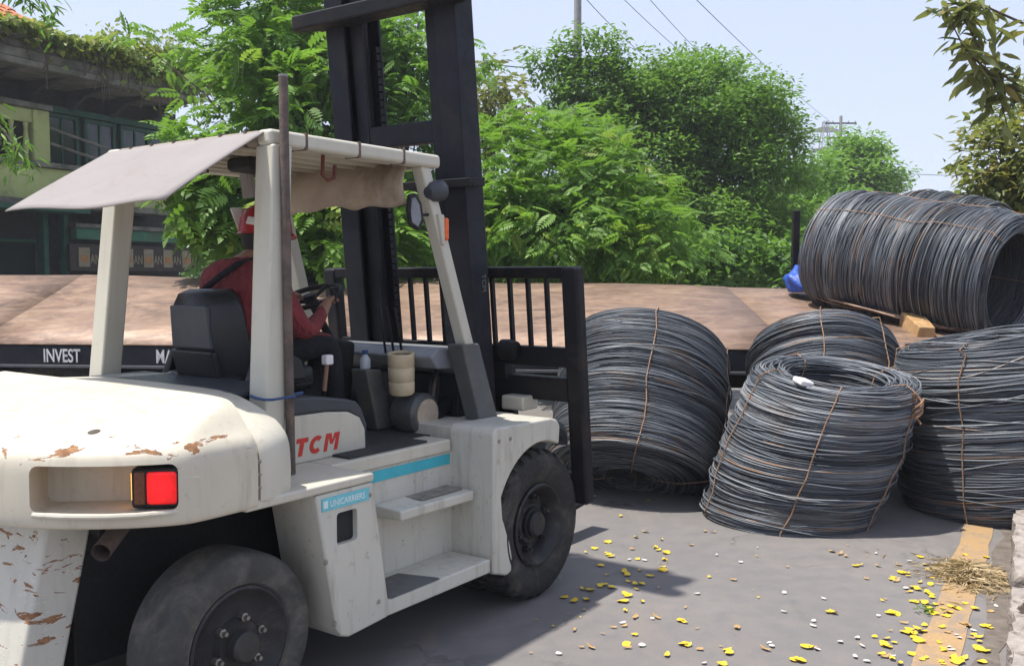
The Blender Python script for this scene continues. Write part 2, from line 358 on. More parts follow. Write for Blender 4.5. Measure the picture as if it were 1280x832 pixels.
for k, (al, off, s) in enumerate([(.15,.22,1.2),(.45,.16,.9),(.6,.28,1.3),(2.6,.12,1.4),(2.75,.25,1.6),(2.35,.36,1.1),(-.2,.3,1.0)]):
    o = bpy.data.objects.new('concrete_lump', chunks[k % 3]); C.objects.link(o); p = Vector((2.21,4.25,0))+RD*al+RN*off
    o.location = (p.x, p.y, .17 if al < 2.5 else .10); o.scale = (s, s, s); o.rotation_euler = (random.random(), random.random()*.5, random.random()*6)
    tag(o, ('lump of broken concrete on the kerb nearest the bottom right corner', 'small concrete lump on the kerb, second from the bottom', 'broad concrete lump on the kerb facing the yellow line', 'concrete lump at the foot of the right-hand coil, left of two', 'biggest concrete lump at the foot of the right-hand coil', 'concrete lump behind the kerb stones near the right-hand coil', 'concrete lump on the kerb just below the picture edge')[k], 'rubble', 'broken concrete lumps along the kerb')

# ------------------------------------------------------------------ forklift (x forward, y left, z up)
FO = Vector((-0.61215, 5.7030, 0)); FANG = R(90-35.42162)
fk = empty('forklift', FO, FANG)
tag(fk, 'old cream forklift with chipped paint, black mast and a grey cloth flap on its roof', 'forklift')
FM = Matrix.Translation(FO) @ Matrix.Rotation(FANG, 4, 'Z')
def chaikin(p, it=2):
    for _ in range(it):
        q = [p[0]]
        for a, b in zip(p[:-1], p[1:]): q += [tuple(.75*x+.25*y for x, y in zip(a, b)), tuple(.25*x+.75*y for x, y in zip(a, b))]
        p = q+[p[-1]]
    return p
# counterweight
half = [(-1.95,.0,1),(-2.19,.0,1),(-2.27,.012,1),(-2.40,.11,1),(-2.53,.26,1),(-2.62,.42,1),(-2.67,.60,1),(-2.685,.80,1),(-2.69,.965,1)]
half = chaikin(half, 2)
levels = chaikin([(.893,.93,-2.64),(.895,.955,-2.68),(.92,.965,-2.69),(1.05,.966,-2.69),(1.13,.962,-2.685),(1.165,.945,-2.66),(1.19,.915,-2.60),(1.230,.88,-2.44),(1.258,.855,-2.27),(1.280,.83,-2.12),(1.296,.80,-2.02),(1.305,.73,-1.985),(1.309,.55,-1.97)], 2)
rings = []
for (z, W, xr) in levels:
    sx = (xr+1.95)/(-.74); k = W/.966
    rg = [(-1.95+(x+1.95)*sx, -(W-d*k*1), z) for (x, d, _) in half]
    Wl = .966-(.966-W)*.18; rg = rg+[(x, -y*Wl/W, z_) for (x, y, z_) in rg[::-1][1:]]
    rings.append(rg)
cw = MB().loft(rings, True, True).build('counterweight', M['paint_cw'], fk, ang=50)
def rbox_cutter(c, tx, L, H, D, r=.03):
    """rounded slot: centre c, tangent angle tx, length, height, depth"""
    pts = []
    for (sx, sy) in ((1,1),(-1,1),(-1,-1),(1,-1)):
        a0 = {(1,1):0, (-1,1):90, (-1,-1):180, (1,-1):270}[(sx, sy)]
        for k in range(5):
            a = R(a0+22.5*k); pts.append((sx*(L/2-r)+r*math.cos(a), sy*(H/2-r)+r*math.sin(a)))
    b = MB(); n = len(pts); T = Vector((math.cos(tx), math.sin(tx), 0)); N = Vector((-T.y, T.x, 0)); Z = Vector((0,0,1)); c = Vector(c)
    r0 = [c+T*p[0]+Z*p[1]-N*D for p in pts]; r1 = [c+T*p[0]+Z*p[1]+N*D for p in pts]
    return b.loft([r0, r1], True, True).build('cutter', M['dark'], fk)
ptan = math.atan2(-.39, .35)              # along the rear-right corner
pc = Vector((-2.445,-.755,1.035))
c1 = rbox_cutter(pc+Vector((.02,.02,0)), ptan, .50, .165, .15)
hole = MB().lathe([(.0001,-.06),(.022,-.06),(.022,.3),(.0001,.3)], Matrix.Translation((-2.40,-.62,1.22)) @ Matrix.Rotation(R(-25), 4, 'Y'), 20).build('cutter', M['dark'], fk)
cut(cw, c1, hole)
T_ = Vector((math.cos(ptan), math.sin(ptan), 0)); N_ = Vector((-T_.y, T_.x, 0))   # N_ points into the body?
if N_.dot(Vector((1, 1, 0))) < 0: N_ = -N_
Mp = Matrix(((T_.x, N_.x, 0, pc.x), (T_.y, N_.y, 0, pc.y), (0, 0, 1, pc.z), (0, 0, 0, 1)))
lamp = MB().box(.088, .252, .0, .13, -.074, .066).build('tail_light', M['chassis'], fk, bevel=.012, M=Mp)
MB().box(.140, .244, -.008, .05, -.062, .056).build('red_lens', M['red_lens'], lamp, bevel=.012)
MB().box(.098, .137, -.006, .05, -.062, .056).build('amber_lens', M['brown_lens'], lamp, bevel=.008)
MB().box(.081, .0885, .030, .09, -.05, .045).build('pocket_glow_strip', M['amber_glow'], lamp)  # added glowing strip, throws the lamp's amber light into the pocket
lip = MB().tube([pc+T_*s+N_*d+Vector((0,0,-.088)) for s, d in ((-.24,.005),(-.14,-.028),(0,-.048),(.12,-.040),(.22,-.008),(.25,.012))], .010, 8).build('pocket_rim', M['paint'], fk)
# shroud in front of the counterweight
def shroud_ring(x, k):
    pr = chaikin([(-.955,.92),(-.955,1.05),(-.945,1.12),(-.915,1.165),(-.84,1.215),(-.70,1.262),(-.60,1.286),(-.45,1.30),(0,1.303)], 1)
    pr = [(y*k, z-(1-k)*.5*max(0, z-1)) for y, z in pr]; pr = pr+[(-y, z) for y, z in pr[::-1][1:]]; return [(x, y, z) for y, z in pr]
MB().loft([shroud_ring(-1.93, 1.0), shroud_ring(-1.90, 1.012), shroud_ring(-1.76, .965), shroud_ring(-1.73, .94)], True, True).build('engine_shroud', M['paint'], fk, ang=40)
b = MB()
for z in (.97, 1.02, 1.07): b.tube([(-1.955,-.945,z),(-1.925,-.95,z)], .008, 6)
b.build('shroud_bolt', M['bolt'], fk)
# lower counterweight block between the rear wheels
low = MB().hexa([(-2.66,-.47,.16),(-2.50,-.49,.16),(-2.50,.49,.16),(-2.66,.47,.16)], [(-2.50,-.48,.90),(-2.33,-.50,.90),(-2.33,.50,.90),(-2.50,.48,.90)])
low.build('lower_counterweight', M['paint_low'], fk, bevel=.015)
MB().tube([(-2.02,-.40,.87),(-2.20,-.52,.86),(-2.42,-.68,.79)], .034, 16, cap=False).build('exhaust_pipe', M['rust_pipe'], fk)
MB().box(-2.38, .25, -.42, .42, .28, .89).box(-2.35, -1.6, -.55, .55, .8, .89).build('chassis', M['chassis'], fk, bevel=.01)
MB().tube([(-1.98,-.85,.385),(-1.98,.85,.385)], .07, 12).build('rear_axle', M['chassis'], fk)
MB().tube([(0,-.9,.415),(0,.9,.415)], .09, 12).build('front_axle', M['chassis'], fk)

# wheels: axis along y; profile z = outwards
def wheel(name, x, z, r, wdt, yo, side, worn):
    Mx = Matrix.Translation((x, yo, z)) @ (Matrix.Rotation(R(90), 4, 'X') if side < 0 else Matrix.Rotation(R(-90), 4, 'X'))
    h = wdt; b = MB()
    if worn:
        prof = [(r*.64,-h+.02),(r*.9,-h),(r*.985,-h+.03),(r,-h*.5),(r*.99,-.035),(r*.965,-.012),(r*.93,-.003),(r*.80,.0),(r*.67,-.006),(r*.64,-.02)]
        b.lathe(prof, Mx, 64)
    else:
        prof = [(r*.55,-h+.03),(r*.75,-h),(r*.9,-h+.02),(r*.965,-h+.05),(r*.965,-.05),(r*.93,-.015),(r*.86,.0),(r*.78,.004),(r*.70,-.002),(r*.60,-.018),(r*.55,-.03)]
        b.lathe(prof, Mx, 64)
        nl = 30                            # lugs cut into the tread: blocks on the shoulders
        for s in (0, 1):
            for k in range(nl):
                a = 2*math.pi*(k+.5*s)/nl; da = .065
                z0, z1 = ((-.008, -h*.52) if s == 0 else (-h*.48, -h+.012))
                vs = []
                for (rr, zz, dd) in ((r*.90, z0, da*.95),(r*.955, z0-(.012 if s == 0 else 0), da*.9),(r*1.0, z0-(.035 if s == 0 else -.0), da*.8),(r*1.0, z1+(.03 if s else 0), da*.8),(r*.93, z1, da*.95)):
                    for sg in (-1, 1): vs.append(Mx @ Vector((rr*math.cos(a+sg*dd), rr*math.sin(a+sg*dd), zz)))
                m = len(vs)//2
                fs = [(2*i, 2*i+1, 2*i+3, 2*i+2) for i in range(m-1)]+[tuple(2*i for i in range(m)), tuple(2*i+1 for i in range(m))[::-1]]
                b.add(vs, fs)
    t = b.build('tyre', M['tyre_worn'] if worn else M['tyre'], fk, ang=40)
    q = .64 if worn else .55
    dep = -.05 if worn else -.10
    MB().lathe([(r*q,-h+.04),(r*q,-.014),(r*(q-.03),-.008),(r*(q-.06),-.02),(r*(q-.12),dep*.7),(r*.40,dep),(r*.30,dep+.005),(r*.26,dep+.03),(.0001,dep+.034)], Mx, 48).build('rim', M['rim'], t)
    MB().lathe([(r*.17,dep+.02),(r*.17,dep+.07),(r*.14,dep+.085),(.0001,dep+.088)], Mx, 24).build('hub_cap', M['rim'] if not worn else plain('hub_grease', (.04,.038,.035), .5, var=.3), t)
    nuts = 6
    for k in range(nuts):
        a = 2*math.pi*(k+.3)/nuts
        MB().lathe([(.017,dep+.0),(.017,dep+.03),(.010,dep+.032),(.009,dep+.05),(.0001,dep+.05)], Mx @ Matrix.Translation((r*.30*math.cos(a) if worn else r*.345*math.cos(a), (r*.30 if worn else r*.345)*math.sin(a), .006)), 6).build('lug_nut', M['bolt'] if worn else M['rim'], t, ang=20)
for s in (-1, 1):
    wheel('tyre', -1.98, .360, .356, .25, s*.90, s, True)
    wheel('tyre', 0.0, .412, .412, .24, s*.95, s, False)
    wheel('tyre', 0.0, .412, .412, .22, s*.68, s, False)

# sides: deck, tool panel, steps, front fender
for s in (-1, 1):
    def Y(a, b): return (min(s*a, s*b), max(s*a, s*b))
    lab = None
    MB().box(-2.0, -1.31, *Y(.50,.955), .885, .925).build('rear_fender', M['paint'], fk, bevel=.012)
    MB().box(-1.31, -.46, *Y(.45,.69), .86, .925).build('deck', M['paint'], fk, bevel=.01)
    MB().box(-1.17, -.62, *Y(.50,.665), .9255, .937).build('floor_mat', M['rubber_mat'], fk, bevel=.004)
    pts = [(-1.65,.884),(-1.315,.884),(-1.215,.285),(-1.23,.262),(-1.47,.246),(-1.515,.262),(-1.54,.30)]
    tp = MB().prism(pts, 'y', *Y(.66,.952)).build('tool_panel', M['paint_side'], fk, bevel=.012)
    if s < 0:
        cc = MB().box(-1.535, -1.415, -1.1, -.80, .655, .79).build('cutter', M['dark'], fk, bevel=.015)
        bv = cc.modifiers; bpy.context.view_layer.update(); freeze(cc)
        freeze(tp); cut(tp, cc)
        MB().box(-1.537, -1.413, -.925, -.81, .653, .792).build('recess_black_fill', M['dark'], tp)  # black box fills the cut-out, the opening's shade put into colour
        st = MB().box(-1.62, -1.345, -.9555, -.9525, .812, .866).build('sticker', M['teal_pale'], tp)
        text('sticker_lettering', 'UNICARRIERS', .036, M['sticker_text'], st, Matrix.Translation((-1.575,-.956,.826)) @ TEXT_R, sx=.92, offset=.0006, extrude=.0006)
        MB().box(-1.612, -1.588, -.9575, -.9556, .824, .854).build('sticker_emblem', M['sticker_text'], st)
    MB().box(-1.33, -.43, *Y(.62,.678), .25, .86).build('side_wall', M['paint_side'], fk, bevel=.006)
    MB().box(-1.24, -.462, *Y(.679,.682), .795, .848).build('teal_stripe', M['teal'], fk)
    ls = MB().prism([(-1.225,.262),(-.46,.262),(-.46,.335),(-1.225,.335)], 'y', *Y(.675,.945)).build('lower_step', M['paint_side'], fk, bevel=.01)
    MB().hexa([(-1.20, s*.945, .336),(-.86, s*.945, .336),(-.92, s*.72, .336),(-1.20, s*.72, .336)], [(-1.20, s*.93, .341),(-.86, s*.93, .341),(-.92, s*.73, .341),(-1.20, s*.73, .341)]).build('tread_mat', M['grey_plate'], ls)
    us = MB().hexa([(-1.02, s*.679, .625),(-.47, s*.679, .625),(-.47, s*.845, .625),(-1.02, s*.845, .63)], [(-1.03, s*.679, .69),(-.47, s*.679, .69),(-.47, s*.85, .675),(-1.03, s*.85, .68)]).build('upper_step', M['paint_side'], fk, bevel=.01)
    MB().box(-.82, -.50, *Y(.69,.80), .686, .690).build('tread_mat', M['worn_step'], us)
    # front fender with its wheel arch
    arc = [(.475*math.cos(R(t)), .412+.475*math.sin(R(t))) for t in range(28, 181, 8)]
    outer = [(-.475,.26),(-.475,.40)]
    pts = [(-.445,.245),(-.445,.985),(-.40,1.0),(.12,.985),(.30,.965),(.43,.90),(.46,.83)]+[(x, z) for x, z in arc if z > .45 and x < .42]+[(-.30,.36),(-.285,.235)]
    pts = [p for p in pts]
    # arch points: from front to rear, staying inside the fender
    pts = [(-.445,.25),(-.445,.97),(-.42,1.0),(.09,.99),(.15,.975),(.185,.94),(.175,.83)]+[(.43*math.cos(R(t)), .40+.47*math.sin(R(t))) for t in range(72, 151, 6)]+[(-.36,.52),(-.30,.40),(-.275,.30),(-.28,.225),(-.33,.215)]
    MB().prism(pts, 'y', *Y(.66,.953)).build('front_fender', M['paint_side'], fk, bevel=.014)
    MB().box(-.43, .16, *Y(.40,.66), .90, .985).build('fender_inner', M['paint_side'], fk, bevel=.01)
    MB().box(-.32, .34, *Y(.44,.47), .3, .9).build('inner_arch', M['chassis'], fk)
    MB().box(.24, .40, *Y(.50,.66), .985, 1.07).build('lamp_bracket', M['paint'], fk, bevel=.012)
    MB().tube([(.30+.12*math.cos(R(t)), s*.80, .80+.10*math.sin(R(t))) for t in range(95, -20, -15)], .05, 8).build('mud_flap', M['charcoal'], fk)
# engine hood with the maker's letters
def hood(name, mat, x0, x1, yb, z0, prof, bev):
    return MB().prism(prof, 'y', -yb, yb).build(name, mat, fk, bevel=bev, seg=3)
hw = [(-1.74,.925),(-.945,.925),(-.95,1.03),(-.985,1.09),(-1.06,1.125),(-1.2,1.14),(-1.74,1.15)]
hood('engine_hood', M['paint'], 0, 0, .55, 0, hw, .008)
cp = [(-.948,.93),(-.925,.93),(-.93,1.05),(-.965,1.13),(-1.0,1.168),(-1.06,1.185),(-1.25,1.215),(-1.5,1.235),(-1.74,1.245),(-1.74,1.152),(-1.2,1.143),(-1.06,1.127),(-.985,1.092),(-.95,1.03)]
MB().prism(cp, 'y', -.545, .545).build('hood_cover', M['charcoal'], fk, bevel=.016, seg=3)
def letters():
    b = MB(); sh = .24; h = .081
    def poly(pts, dx):
        q = [((x+sh*z)*h+dx-1.405, z*h+.958) for x, z in pts]; b.prism(q, 'y', -.5522, -.5502)
    poly([(.0,.74),(.0,1.0),(.86,1.0),(.86,.74)], 0); poly([(.28,0),(.28,.738),(.58,.738),(.58,0)], 0)
    o_ = [(.5+.5*math.cos(R(t)), .5+.5*math.sin(R(t))) for t in range(48, 313, 12)]; i_ = [(.5+.22*math.cos(R(t)), .5+.24*math.sin(R(t))) for t in range(312, 47, -12)]
    n = len(o_)
    for k in range(n-1): poly([o_[k], o_[k+1], i_[n-2-k], i_[n-1-k]], .085)
    dx = .178
    poly([(0,0),(0,1.0),(.26,1.0),(.26,0)], dx); poly([(.82,0),(.82,1.0),(1.08,1.0),(1.08,0)], dx)
    poly([(.261,1.0),(.42,1.0),(.62,.42),(.46,.36),(.261,.80)][::-1], dx); poly([(.66,1.0),(.819,1.0),(.819,.80),(.62,.36),(.58,.62)], dx)
    return b.build('maker_letters', M['red_text'], fk, smooth=False)
letters()
MB().box(-1.75, -1.42, -.535, .535, 1.245, 1.29).build('seat_deck', M['charcoal'], fk, bevel=.02)
MB().box(-.94, .10, -.52, .52, .88, .926).build('floor_plate', M['rubber_mat'], fk)
# seat
seat = empty('seat', (0, 0, 0)); seat.parent = fk
MB().hexa([(-1.45,-.20,1.20),(-.93,-.19,1.20),(-.93,.36,1.20),(-1.45,.37,1.20)], [(-1.45,-.19,1.30),(-.92,-.18,1.32),(-.92,.35,1.32),(-1.45,.36,1.30)]).build('cushion', M['vinyl'], seat, bevel=.035, seg=3)
def back_ring(x0, z, hw_, t): return [(x0, .08-hw_, z), (x0-.02, .08-hw_*.9, z), (x0-t, .08-hw_*.62, z), (x0-t-.01, .08, z), (x0-t, .08+hw_*.62, z), (x0-.02, .08+hw_*.9, z), (x0, .08+hw_, z), (x0+.05, .08+hw_*.8, z), (x0+.045, .08, z), (x0+.05, .08-hw_*.8, z)]
rg = [back_ring(-1.30+.0, 1.26, .25, .10), back_ring(-1.325, 1.38, .257, .12), back_ring(-1.35, 1.52, .25, .12), back_ring(-1.365, 1.62, .24, .105), back_ring(-1.37, 1.685, .195, .085), back_ring(-1.365, 1.708, .14, .05)]
MB().loft(rg, True, True).build('backrest', M['vinyl'], seat, ang=55)
MB().hexa([(-1.476,-.07,1.425),(-1.43,-.07,1.425),(-1.43,.23,1.425),(-1.476,.23,1.425)], [(-1.494,-.06,1.63),(-1.44,-.06,1.63),(-1.44,.22,1.63),(-1.494,.22,1.63)]).build('back_panel', M['charcoal'], seat, bevel=.008)
MB().hexa([(-1.445,-.08,1.285),(-1.38,-.08,1.285),(-1.38,.24,1.285),(-1.445,.24,1.285)], [(-1.482,-.075,1.415),(-1.42,-.075,1.415),(-1.42,.235,1.415),(-1.482,.235,1.415)]).build('document_pocket', M['vinyl'], seat, bevel=.012)
MB().box(-1.46, -1.0, -.25, .41, 1.245, 1.275).build('seat_rail', M['chassis'], seat, bevel=.008)
MB().prism([(-1.42,1.26),(-1.05,1.26),(-1.08,1.36),(-1.2,1.42),(-1.36,1.40)], 'y', -.262, -.215).build('hip_restraint', M['vinyl'], seat, bevel=.015)
MB().prism([(-1.42,1.26),(-1.05,1.26),(-1.08,1.36),(-1.2,1.42),(-1.36,1.40)], 'y', .375, .422).build('hip_restraint', M['vinyl'], seat, bevel=.015)
# steering, cowl, levers
cowl = MB().prism([(-.42,1.335),(-.36,1.385),(.02,1.365),(.04,1.20),(-.10,1.20),(-.16,1.26),(-.36,1.27)], 'y', -.52, .56).build('dashboard', M['dash_grey'], fk, bevel=.014)
MB().box(-.16, .0, -.50, .52, .9, 1.22).build('cowl_panel', M['black_paint'], fk, bevel=.01)
MB().hexa([(-.72,.02,.93),(-.48,.02,.93),(-.48,.2,.93),(-.72,.2,.93)], [(-.62,.03,1.44),(-.42,.03,1.40),(-.42,.19,1.40),(-.62,.19,1.44)]).build('steering_column', M['chassis'], fk, bevel=.02)
MB().hexa([(-.50,-.21,.93),(-.36,-.21,.93),(-.36,-.09,.93),(-.50,-.09,.93)], [(-.59,-.21,1.27),(-.47,-.21,1.26),(-.47,-.09,1.26),(-.59,-.09,1.27)]).build('side_console', M['grey_plate'], fk, bevel=.012)
sw_c = Vector((-.70,.10,1.655)); sw_n = Vector((-.35,0,.94)).normalized(); su = sw_n.orthogonal().normalized(); sv = sw_n.cross(su)
ring = [sw_c+(su*math.cos(2*math.pi*k/40)+sv*math.sin(2*math.pi*k/40))*.18 for k in range(41)]
stw = MB().tube(ring, .014, 8, cap=False).build('steering_wheel', M['chassis'], fk)
b = MB()
for k in range(3):
    a = R(90+120*k); b.tube([sw_c-sw_n*.02, sw_c+(su*math.cos(a)+sv*math.sin(a))*.178], .011, 6)
b.tube([sw_c-sw_n*.03, sw_c+sw_n*.015], .035, 14).tube([sw_c-sw_n*.02, Vector((-.55,.10,1.42))], .022, 10)
b.build('spokes', M['chassis'], stw)
kp = sw_c+(su*math.cos(R(230))+sv*math.sin(R(230)))*.18
MB().tube([kp, kp+sw_n*.055], .016, 10).build('spinner_knob', M['chassis'], stw)
for k, y in enumerate((-.03, -.09, -.15)):
    MB().tube([(-.40,y-.15,1.33),(-.43,y-.15,1.48),(-.46,y-.15,1.60)], .007, 8).build('control_lever', M['black_steel'], fk)
jl = MB().tube([(-.98,-.30,1.20),(-.97,-.31,1.33)], .011, 8).build('hand_brake_lever', M['skin'], fk)
MB().box(-.995, -.945, -.335, -.295, 1.33, 1.38).build('lever_knob', M['white_cloth'], jl, bevel=.008)
# overhead guard
def post(name, b0, b1, sx, sy, mat, parent=fk, bev=.012):
    (x0, y0, z0), (x1, y1, z1) = b0, b1
    q = lambda x, y, z: [(x-sx/2, y-sy/2, z), (x+sx/2, y-sy/2, z), (x+sx/2, y+sy/2, z), (x-sx/2, y+sy/2, z)]
    return MB().hexa(q(x0, y0, z0), q(x1, y1, z1)).build(name, mat, parent, bevel=bev)
for s in (-1, 1):
    post('rear_post', (-1.63, s*.625, .93), (-1.505, s*.565, 2.33), .11, .115, M['paint_guard'])
    post('front_pillar', (-.215, s*.60, 1.36), (-.535, s*.555, 2.33), .075, .075, M['paint_guard'])
    MB().hexa([(-.20, s*.63-.05, .98),(-.03, s*.63-.05, .98),(-.03, s*.63+.05, .98),(-.20, s*.63+.05, .98)], [(-.32, s*.60-.055, 1.405),(-.17, s*.60-.055, 1.405),(-.17, s*.60+.055, 1.405),(-.32, s*.60+.055, 1.405)]).build('pillar_base', M['grey_plate'], fk, bevel=.01)
    rl = MB().box(-1.565, -.435, s*.565-.045, s*.565+.045, 2.325, 2.395).build('roof_rail', M['paint_guard'], fk, bevel=.02, seg=3)
    for x in (-1.36, -1.03, -.72): MB().box(x-.006, x+.006, s*.565-.0475, s*.565+.0475, 2.323, 2.3975).build('tie_band', M['rust_pipe'], rl)
b = MB()
for k in range(7): b.box(-1.50, -.50, -.45+.15*k-.012, -.45+.15*k+.012, 2.335, 2.365)
b.box(-.56, -.49, -.52, .52, 2.32, 2.39)
b.build('roof_bars', M['paint_guard'], fk, bevel=.004)
MB().box(-1.50, -.56, -.52, .52, 2.392, 2.40).build('roof_sheet', M['tarp'], fk)
rr_ = MB().box(-1.56, -1.49, -.52, .52, 2.328, 2.395).build('rear_roof_beam', M['roof_rail'], fk, bevel=.02, seg=3)
for k in range(6): MB().box(-1.5625, -1.4875, -.44+.17*k-.006, -.44+.17*k+.006, 2.326, 2.3975).build('tie_band', M['rust_pipe'], rr_)
# cloth flap hanging out behind the roof
nu, nv = 26, 14; vs = []; fs = []
for j in range(nv+1):
    t = j/nv
    for i in range(nu+1):
        u = i/nu; y = -.57+1.16*u
        x = -1.56-.53*t; z = 2.385-.325*t-.012*math.sin(math.pi*t)*math.sin(math.pi*u)+.01*math.sin(7*u+2*t)*t
        if u < .12: z += 0.0; x += .05*(1-u/.12)*t*t
        vs.append((x, y+.02*t*(1-2*u), z))
for j in range(nv):
    for i in range(nu): fs.append((j*(nu+1)+i, j*(nu+1)+i+1, (j+1)*(nu+1)+i+1, (j+1)*(nu+1)+i))
fl = MB().add(vs, fs).build('roof_flap', M['flap'], fk); sd = fl.modifiers.new('thick', 'SOLIDIFY'); sd.thickness = .006
# tarp curtain inside the front of the roof
vs = []; fs = []; nu, nv = 40, 12
for j in range(nv+1):
    t = j/nv
    for i in range(nu+1):
        u = i/nu; y = -.53+1.06*u; z = 2.375-(.235+.035*u+.012*math.sin(9*u)+.01*math.sin(23*u))*t
        x = -.575-.05*math.sin(math.pi*t)+.018*math.sin(u*14+t*2)*t-.06*t
        vs.append((x, y, z))
for j in range(nv):
    for i in range(nu): fs.append((j*(nu+1)+i, j*(nu+1)+i+1, (j+1)*(nu+1)+i+1, (j+1)*(nu+1)+i))
tc_ = MB().add(vs, fs).build('front_curtain', M['tarp'], fk); sd = tc_.modifiers.new('thick', 'SOLIDIFY'); sd.thickness = .006
MB().tube([(-1.16,-.50,2.33),(-1.165,-.50,2.24),(-1.13,-.50,2.215),(-1.09,-.50,2.23),(-1.085,-.50,2.29)], .009, 8).build('wire_hook', plain('red_brown_wire', (.12,.03,.02), .6), fk)
MB().box(-1.32, -1.1, -.18, .0, 2.27, 2.335).build('roof_lamp', M['chassis'], fk, bevel=.02)
MB().tube([(-1.15,.06,2.33),(-1.14,.065,2.25),(-1.12,.07,2.165)], .035, 10).build('hanging_rag', M['flap'], fk)
pole_ = MB().tube([(-1.555,-.70,.93),(-1.525,-.655,2.0),(-1.508,-.632,2.615)], .020, 14).build('steel_pole', M['rust_pipe'], fk)
MB().tube([(-1.508,-.632,2.612),(-1.5075,-.6315,2.622)], .021, 14).build('pole_cap', M['bolt'], pole_)
rope = [(-1.60+.085*math.cos(R(t)), -.645+.10*math.sin(R(t)), 1.262+.004*math.sin(R(3*t))) for t in range(0, 361, 20)]
MB().tube(rope, .006, 6).tube([(-1.60,-.745,1.262),(-1.45,-.60,1.25),(-1.35,-.55,1.245)], .007, 6).build('blue_cord', M['blue'], fk)
for k, (x, z) in enumerate(((-1.60,.60),(-1.555,.33),(-1.29,.35),(-1.34,.83))): MB().lathe([(.0001,.004),(.009,.003),(.011,-.002)], Matrix.Translation((x,-.954,z)) @ Matrix.Rotation(R(90), 4, 'X'), 8).build('panel_bolt', M['bolt'], fk)
for x in (-.40, -.30): MB().lathe([(.0001,.004),(.009,.003),(.011,-.002)], Matrix.Translation((x,-.955,.93)) @ Matrix.Rotation(R(90), 4, 'X'), 8).build('panel_bolt', M['bolt'], fk)
# lamps and mirror on the front pillar
hl = MB().lathe([(.0001,-.10),(.035,-.095),(.06,-.06),(.068,-.01),(.068,.03),(.06,.034),(.0001,.034)], Matrix.Translation((-.455,-.60,2.21)) @ Matrix.Rotation(R(80), 4, 'Y') @ Matrix.Scale(.82, 4), 24).build('work_lamp', M['charcoal'], fk)
MB().tube([(-.50,-.575,2.24),(-.44,-.60,2.22)], .014, 8).build('bracket', M['chassis'], hl)
MB().box(-.425, -.39, -.63, -.57, 1.955, 2.075).build('turn_signal', M['orange'], fk, bevel=.014)
MB().hexa([(-.44,-.625,1.93),(-.42,-.625,1.93),(-.42,-.565,1.93),(-.44,-.565,1.93)], [(-.475,-.625,2.09),(-.426,-.625,2.09),(-.426,-.565,2.09),(-.475,-.565,2.09)]).build('signal_housing', M['paint_guard'], fk, bevel=.008)
mr = MB().prism([(-.66,2.02),(-.60,2.0),(-.555,2.05),(-.575,2.14),(-.62,2.19),(-.665,2.18),(-.68,2.10)], 'y', -.60, -.575).build('side_mirror', M['chassis'], fk, bevel=.01)
MB().prism([(-.655,2.04),(-.61,2.02),(-.585,2.06),(-.60,2.13),(-.63,2.165),(-.655,2.16),(-.665,2.10)], 'y', -.603, -.6005).build('mirror_glass', M['dash_grey'], mr)
MB().tube([(-.58,-.585,2.08),(-.46,-.56,2.09)], .008, 8).build('mirror_arm', M['chassis'], mr)
# tilt cylinder area
tcy = MB().lathe([(.0001,-.11),(.10,-.10),(.115,-.06),(.115,.06),(.10,.08),(.0001,.085)], Matrix.Translation((-.36,-.36,1.02)) @ Matrix.Rotation(R(90), 4, 'X') , 32).build('hydraulic_reel', M['grey_plate'], fk)
MB().lathe([(.085,.0),(.085,.09),(.06,.095),(.0001,.09)], Matrix.Translation((-.36,-.36,1.02)) @ Matrix.Rotation(R(90), 4, 'X'), 24).build('reel_face', M['tarp'], tcy)
for k in range(3): MB().tube([(-.38+.03*k,-.40,.94),(-.33+.03*k,-.42,1.05),(-.28+.03*k,-.40,1.18),(-.18,-.36,1.24)], .012, 8).build('hydraulic_hose', M['rust_pipe'] if k == 1 else M['chassis'], fk)
for s in (-1, 1):
    tl = MB().tube([(-.28, s*.40, 1.0),(-.02, s*.40, 1.10)], .05, 14).build('tilt_cylinder', M['black_steel'], fk)
    MB().tube([(-.02, s*.40, 1.10),(.14, s*.40, 1.16)], .024, 12).build('piston_rod', M['chrome'], tl)

# mast: frame tilted backwards; local x = forward from the rear of the rails, z along the mast
TILT = R(5.6); mast = empty('mast'); mast.parent = fk
mast.location = (.135, 0, 0); mast.rotation_euler = (0, -TILT, 0)
def rail(s, y0, y1, x0, x1, z0, z1, t=.022, name='mast_rail', mat='black_paint'):
    """channel section open towards the middle"""
    a, bb = s*y1, s*y0   # outer, inner
    pts = [(x0, a), (x1, a), (x1, bb), (x1-t, bb), (x1-t, a-s*t), (x0+t, a-s*t), (x0+t, bb), (x0, bb)]
    return MB().prism(pts, 'z', z0, z1).build(name, M[mat], mast, bevel=.006)
for s in (-1, 1):
    rl = rail(s, .345, .495, .0, .165, .10, 3.70)
    if s < 0:
        text('mast_lettering', 'TCM', .05, M['grey_text'], rl, Matrix.Translation((.10,-.4965,1.78)) @ TEXT_R @ Matrix.Rotation(R(-90), 4, 'Z'), extrude=.0006)
    rail(s, .245, .338, .045, .215, .16, 3.66, name='inner_mast_rail')
    MB().tube([(.11, s*.30, .2),(.11, s*.30, 3.4)], .032, 12).build('lift_cylinder', M['black_steel'], mast)
    b = MB()
    for k in range(60): b.box(.135, .165, s*.232-.011, s*.232+.011, .45+.045*k, .45+.045*k+.036)
    b.build('lift_chain', M['black_steel'], mast)
MB().prism([(-.15,-.62),(-.11,-.66),(-.05,-.66),(.0,-.56),(.04,-.56),(.04,.56),(.0,.56),(-.05,.66),(-.11,.66),(-.15,.62)], 'z', 3.26, 3.345).build('upper_tie_bar', M['black_steel'], mast, bevel=.014)
MB().box(.05, .19, -.245, .245, 2.54, 2.665).build('cross_member', M['black_paint'], mast, bevel=.008)
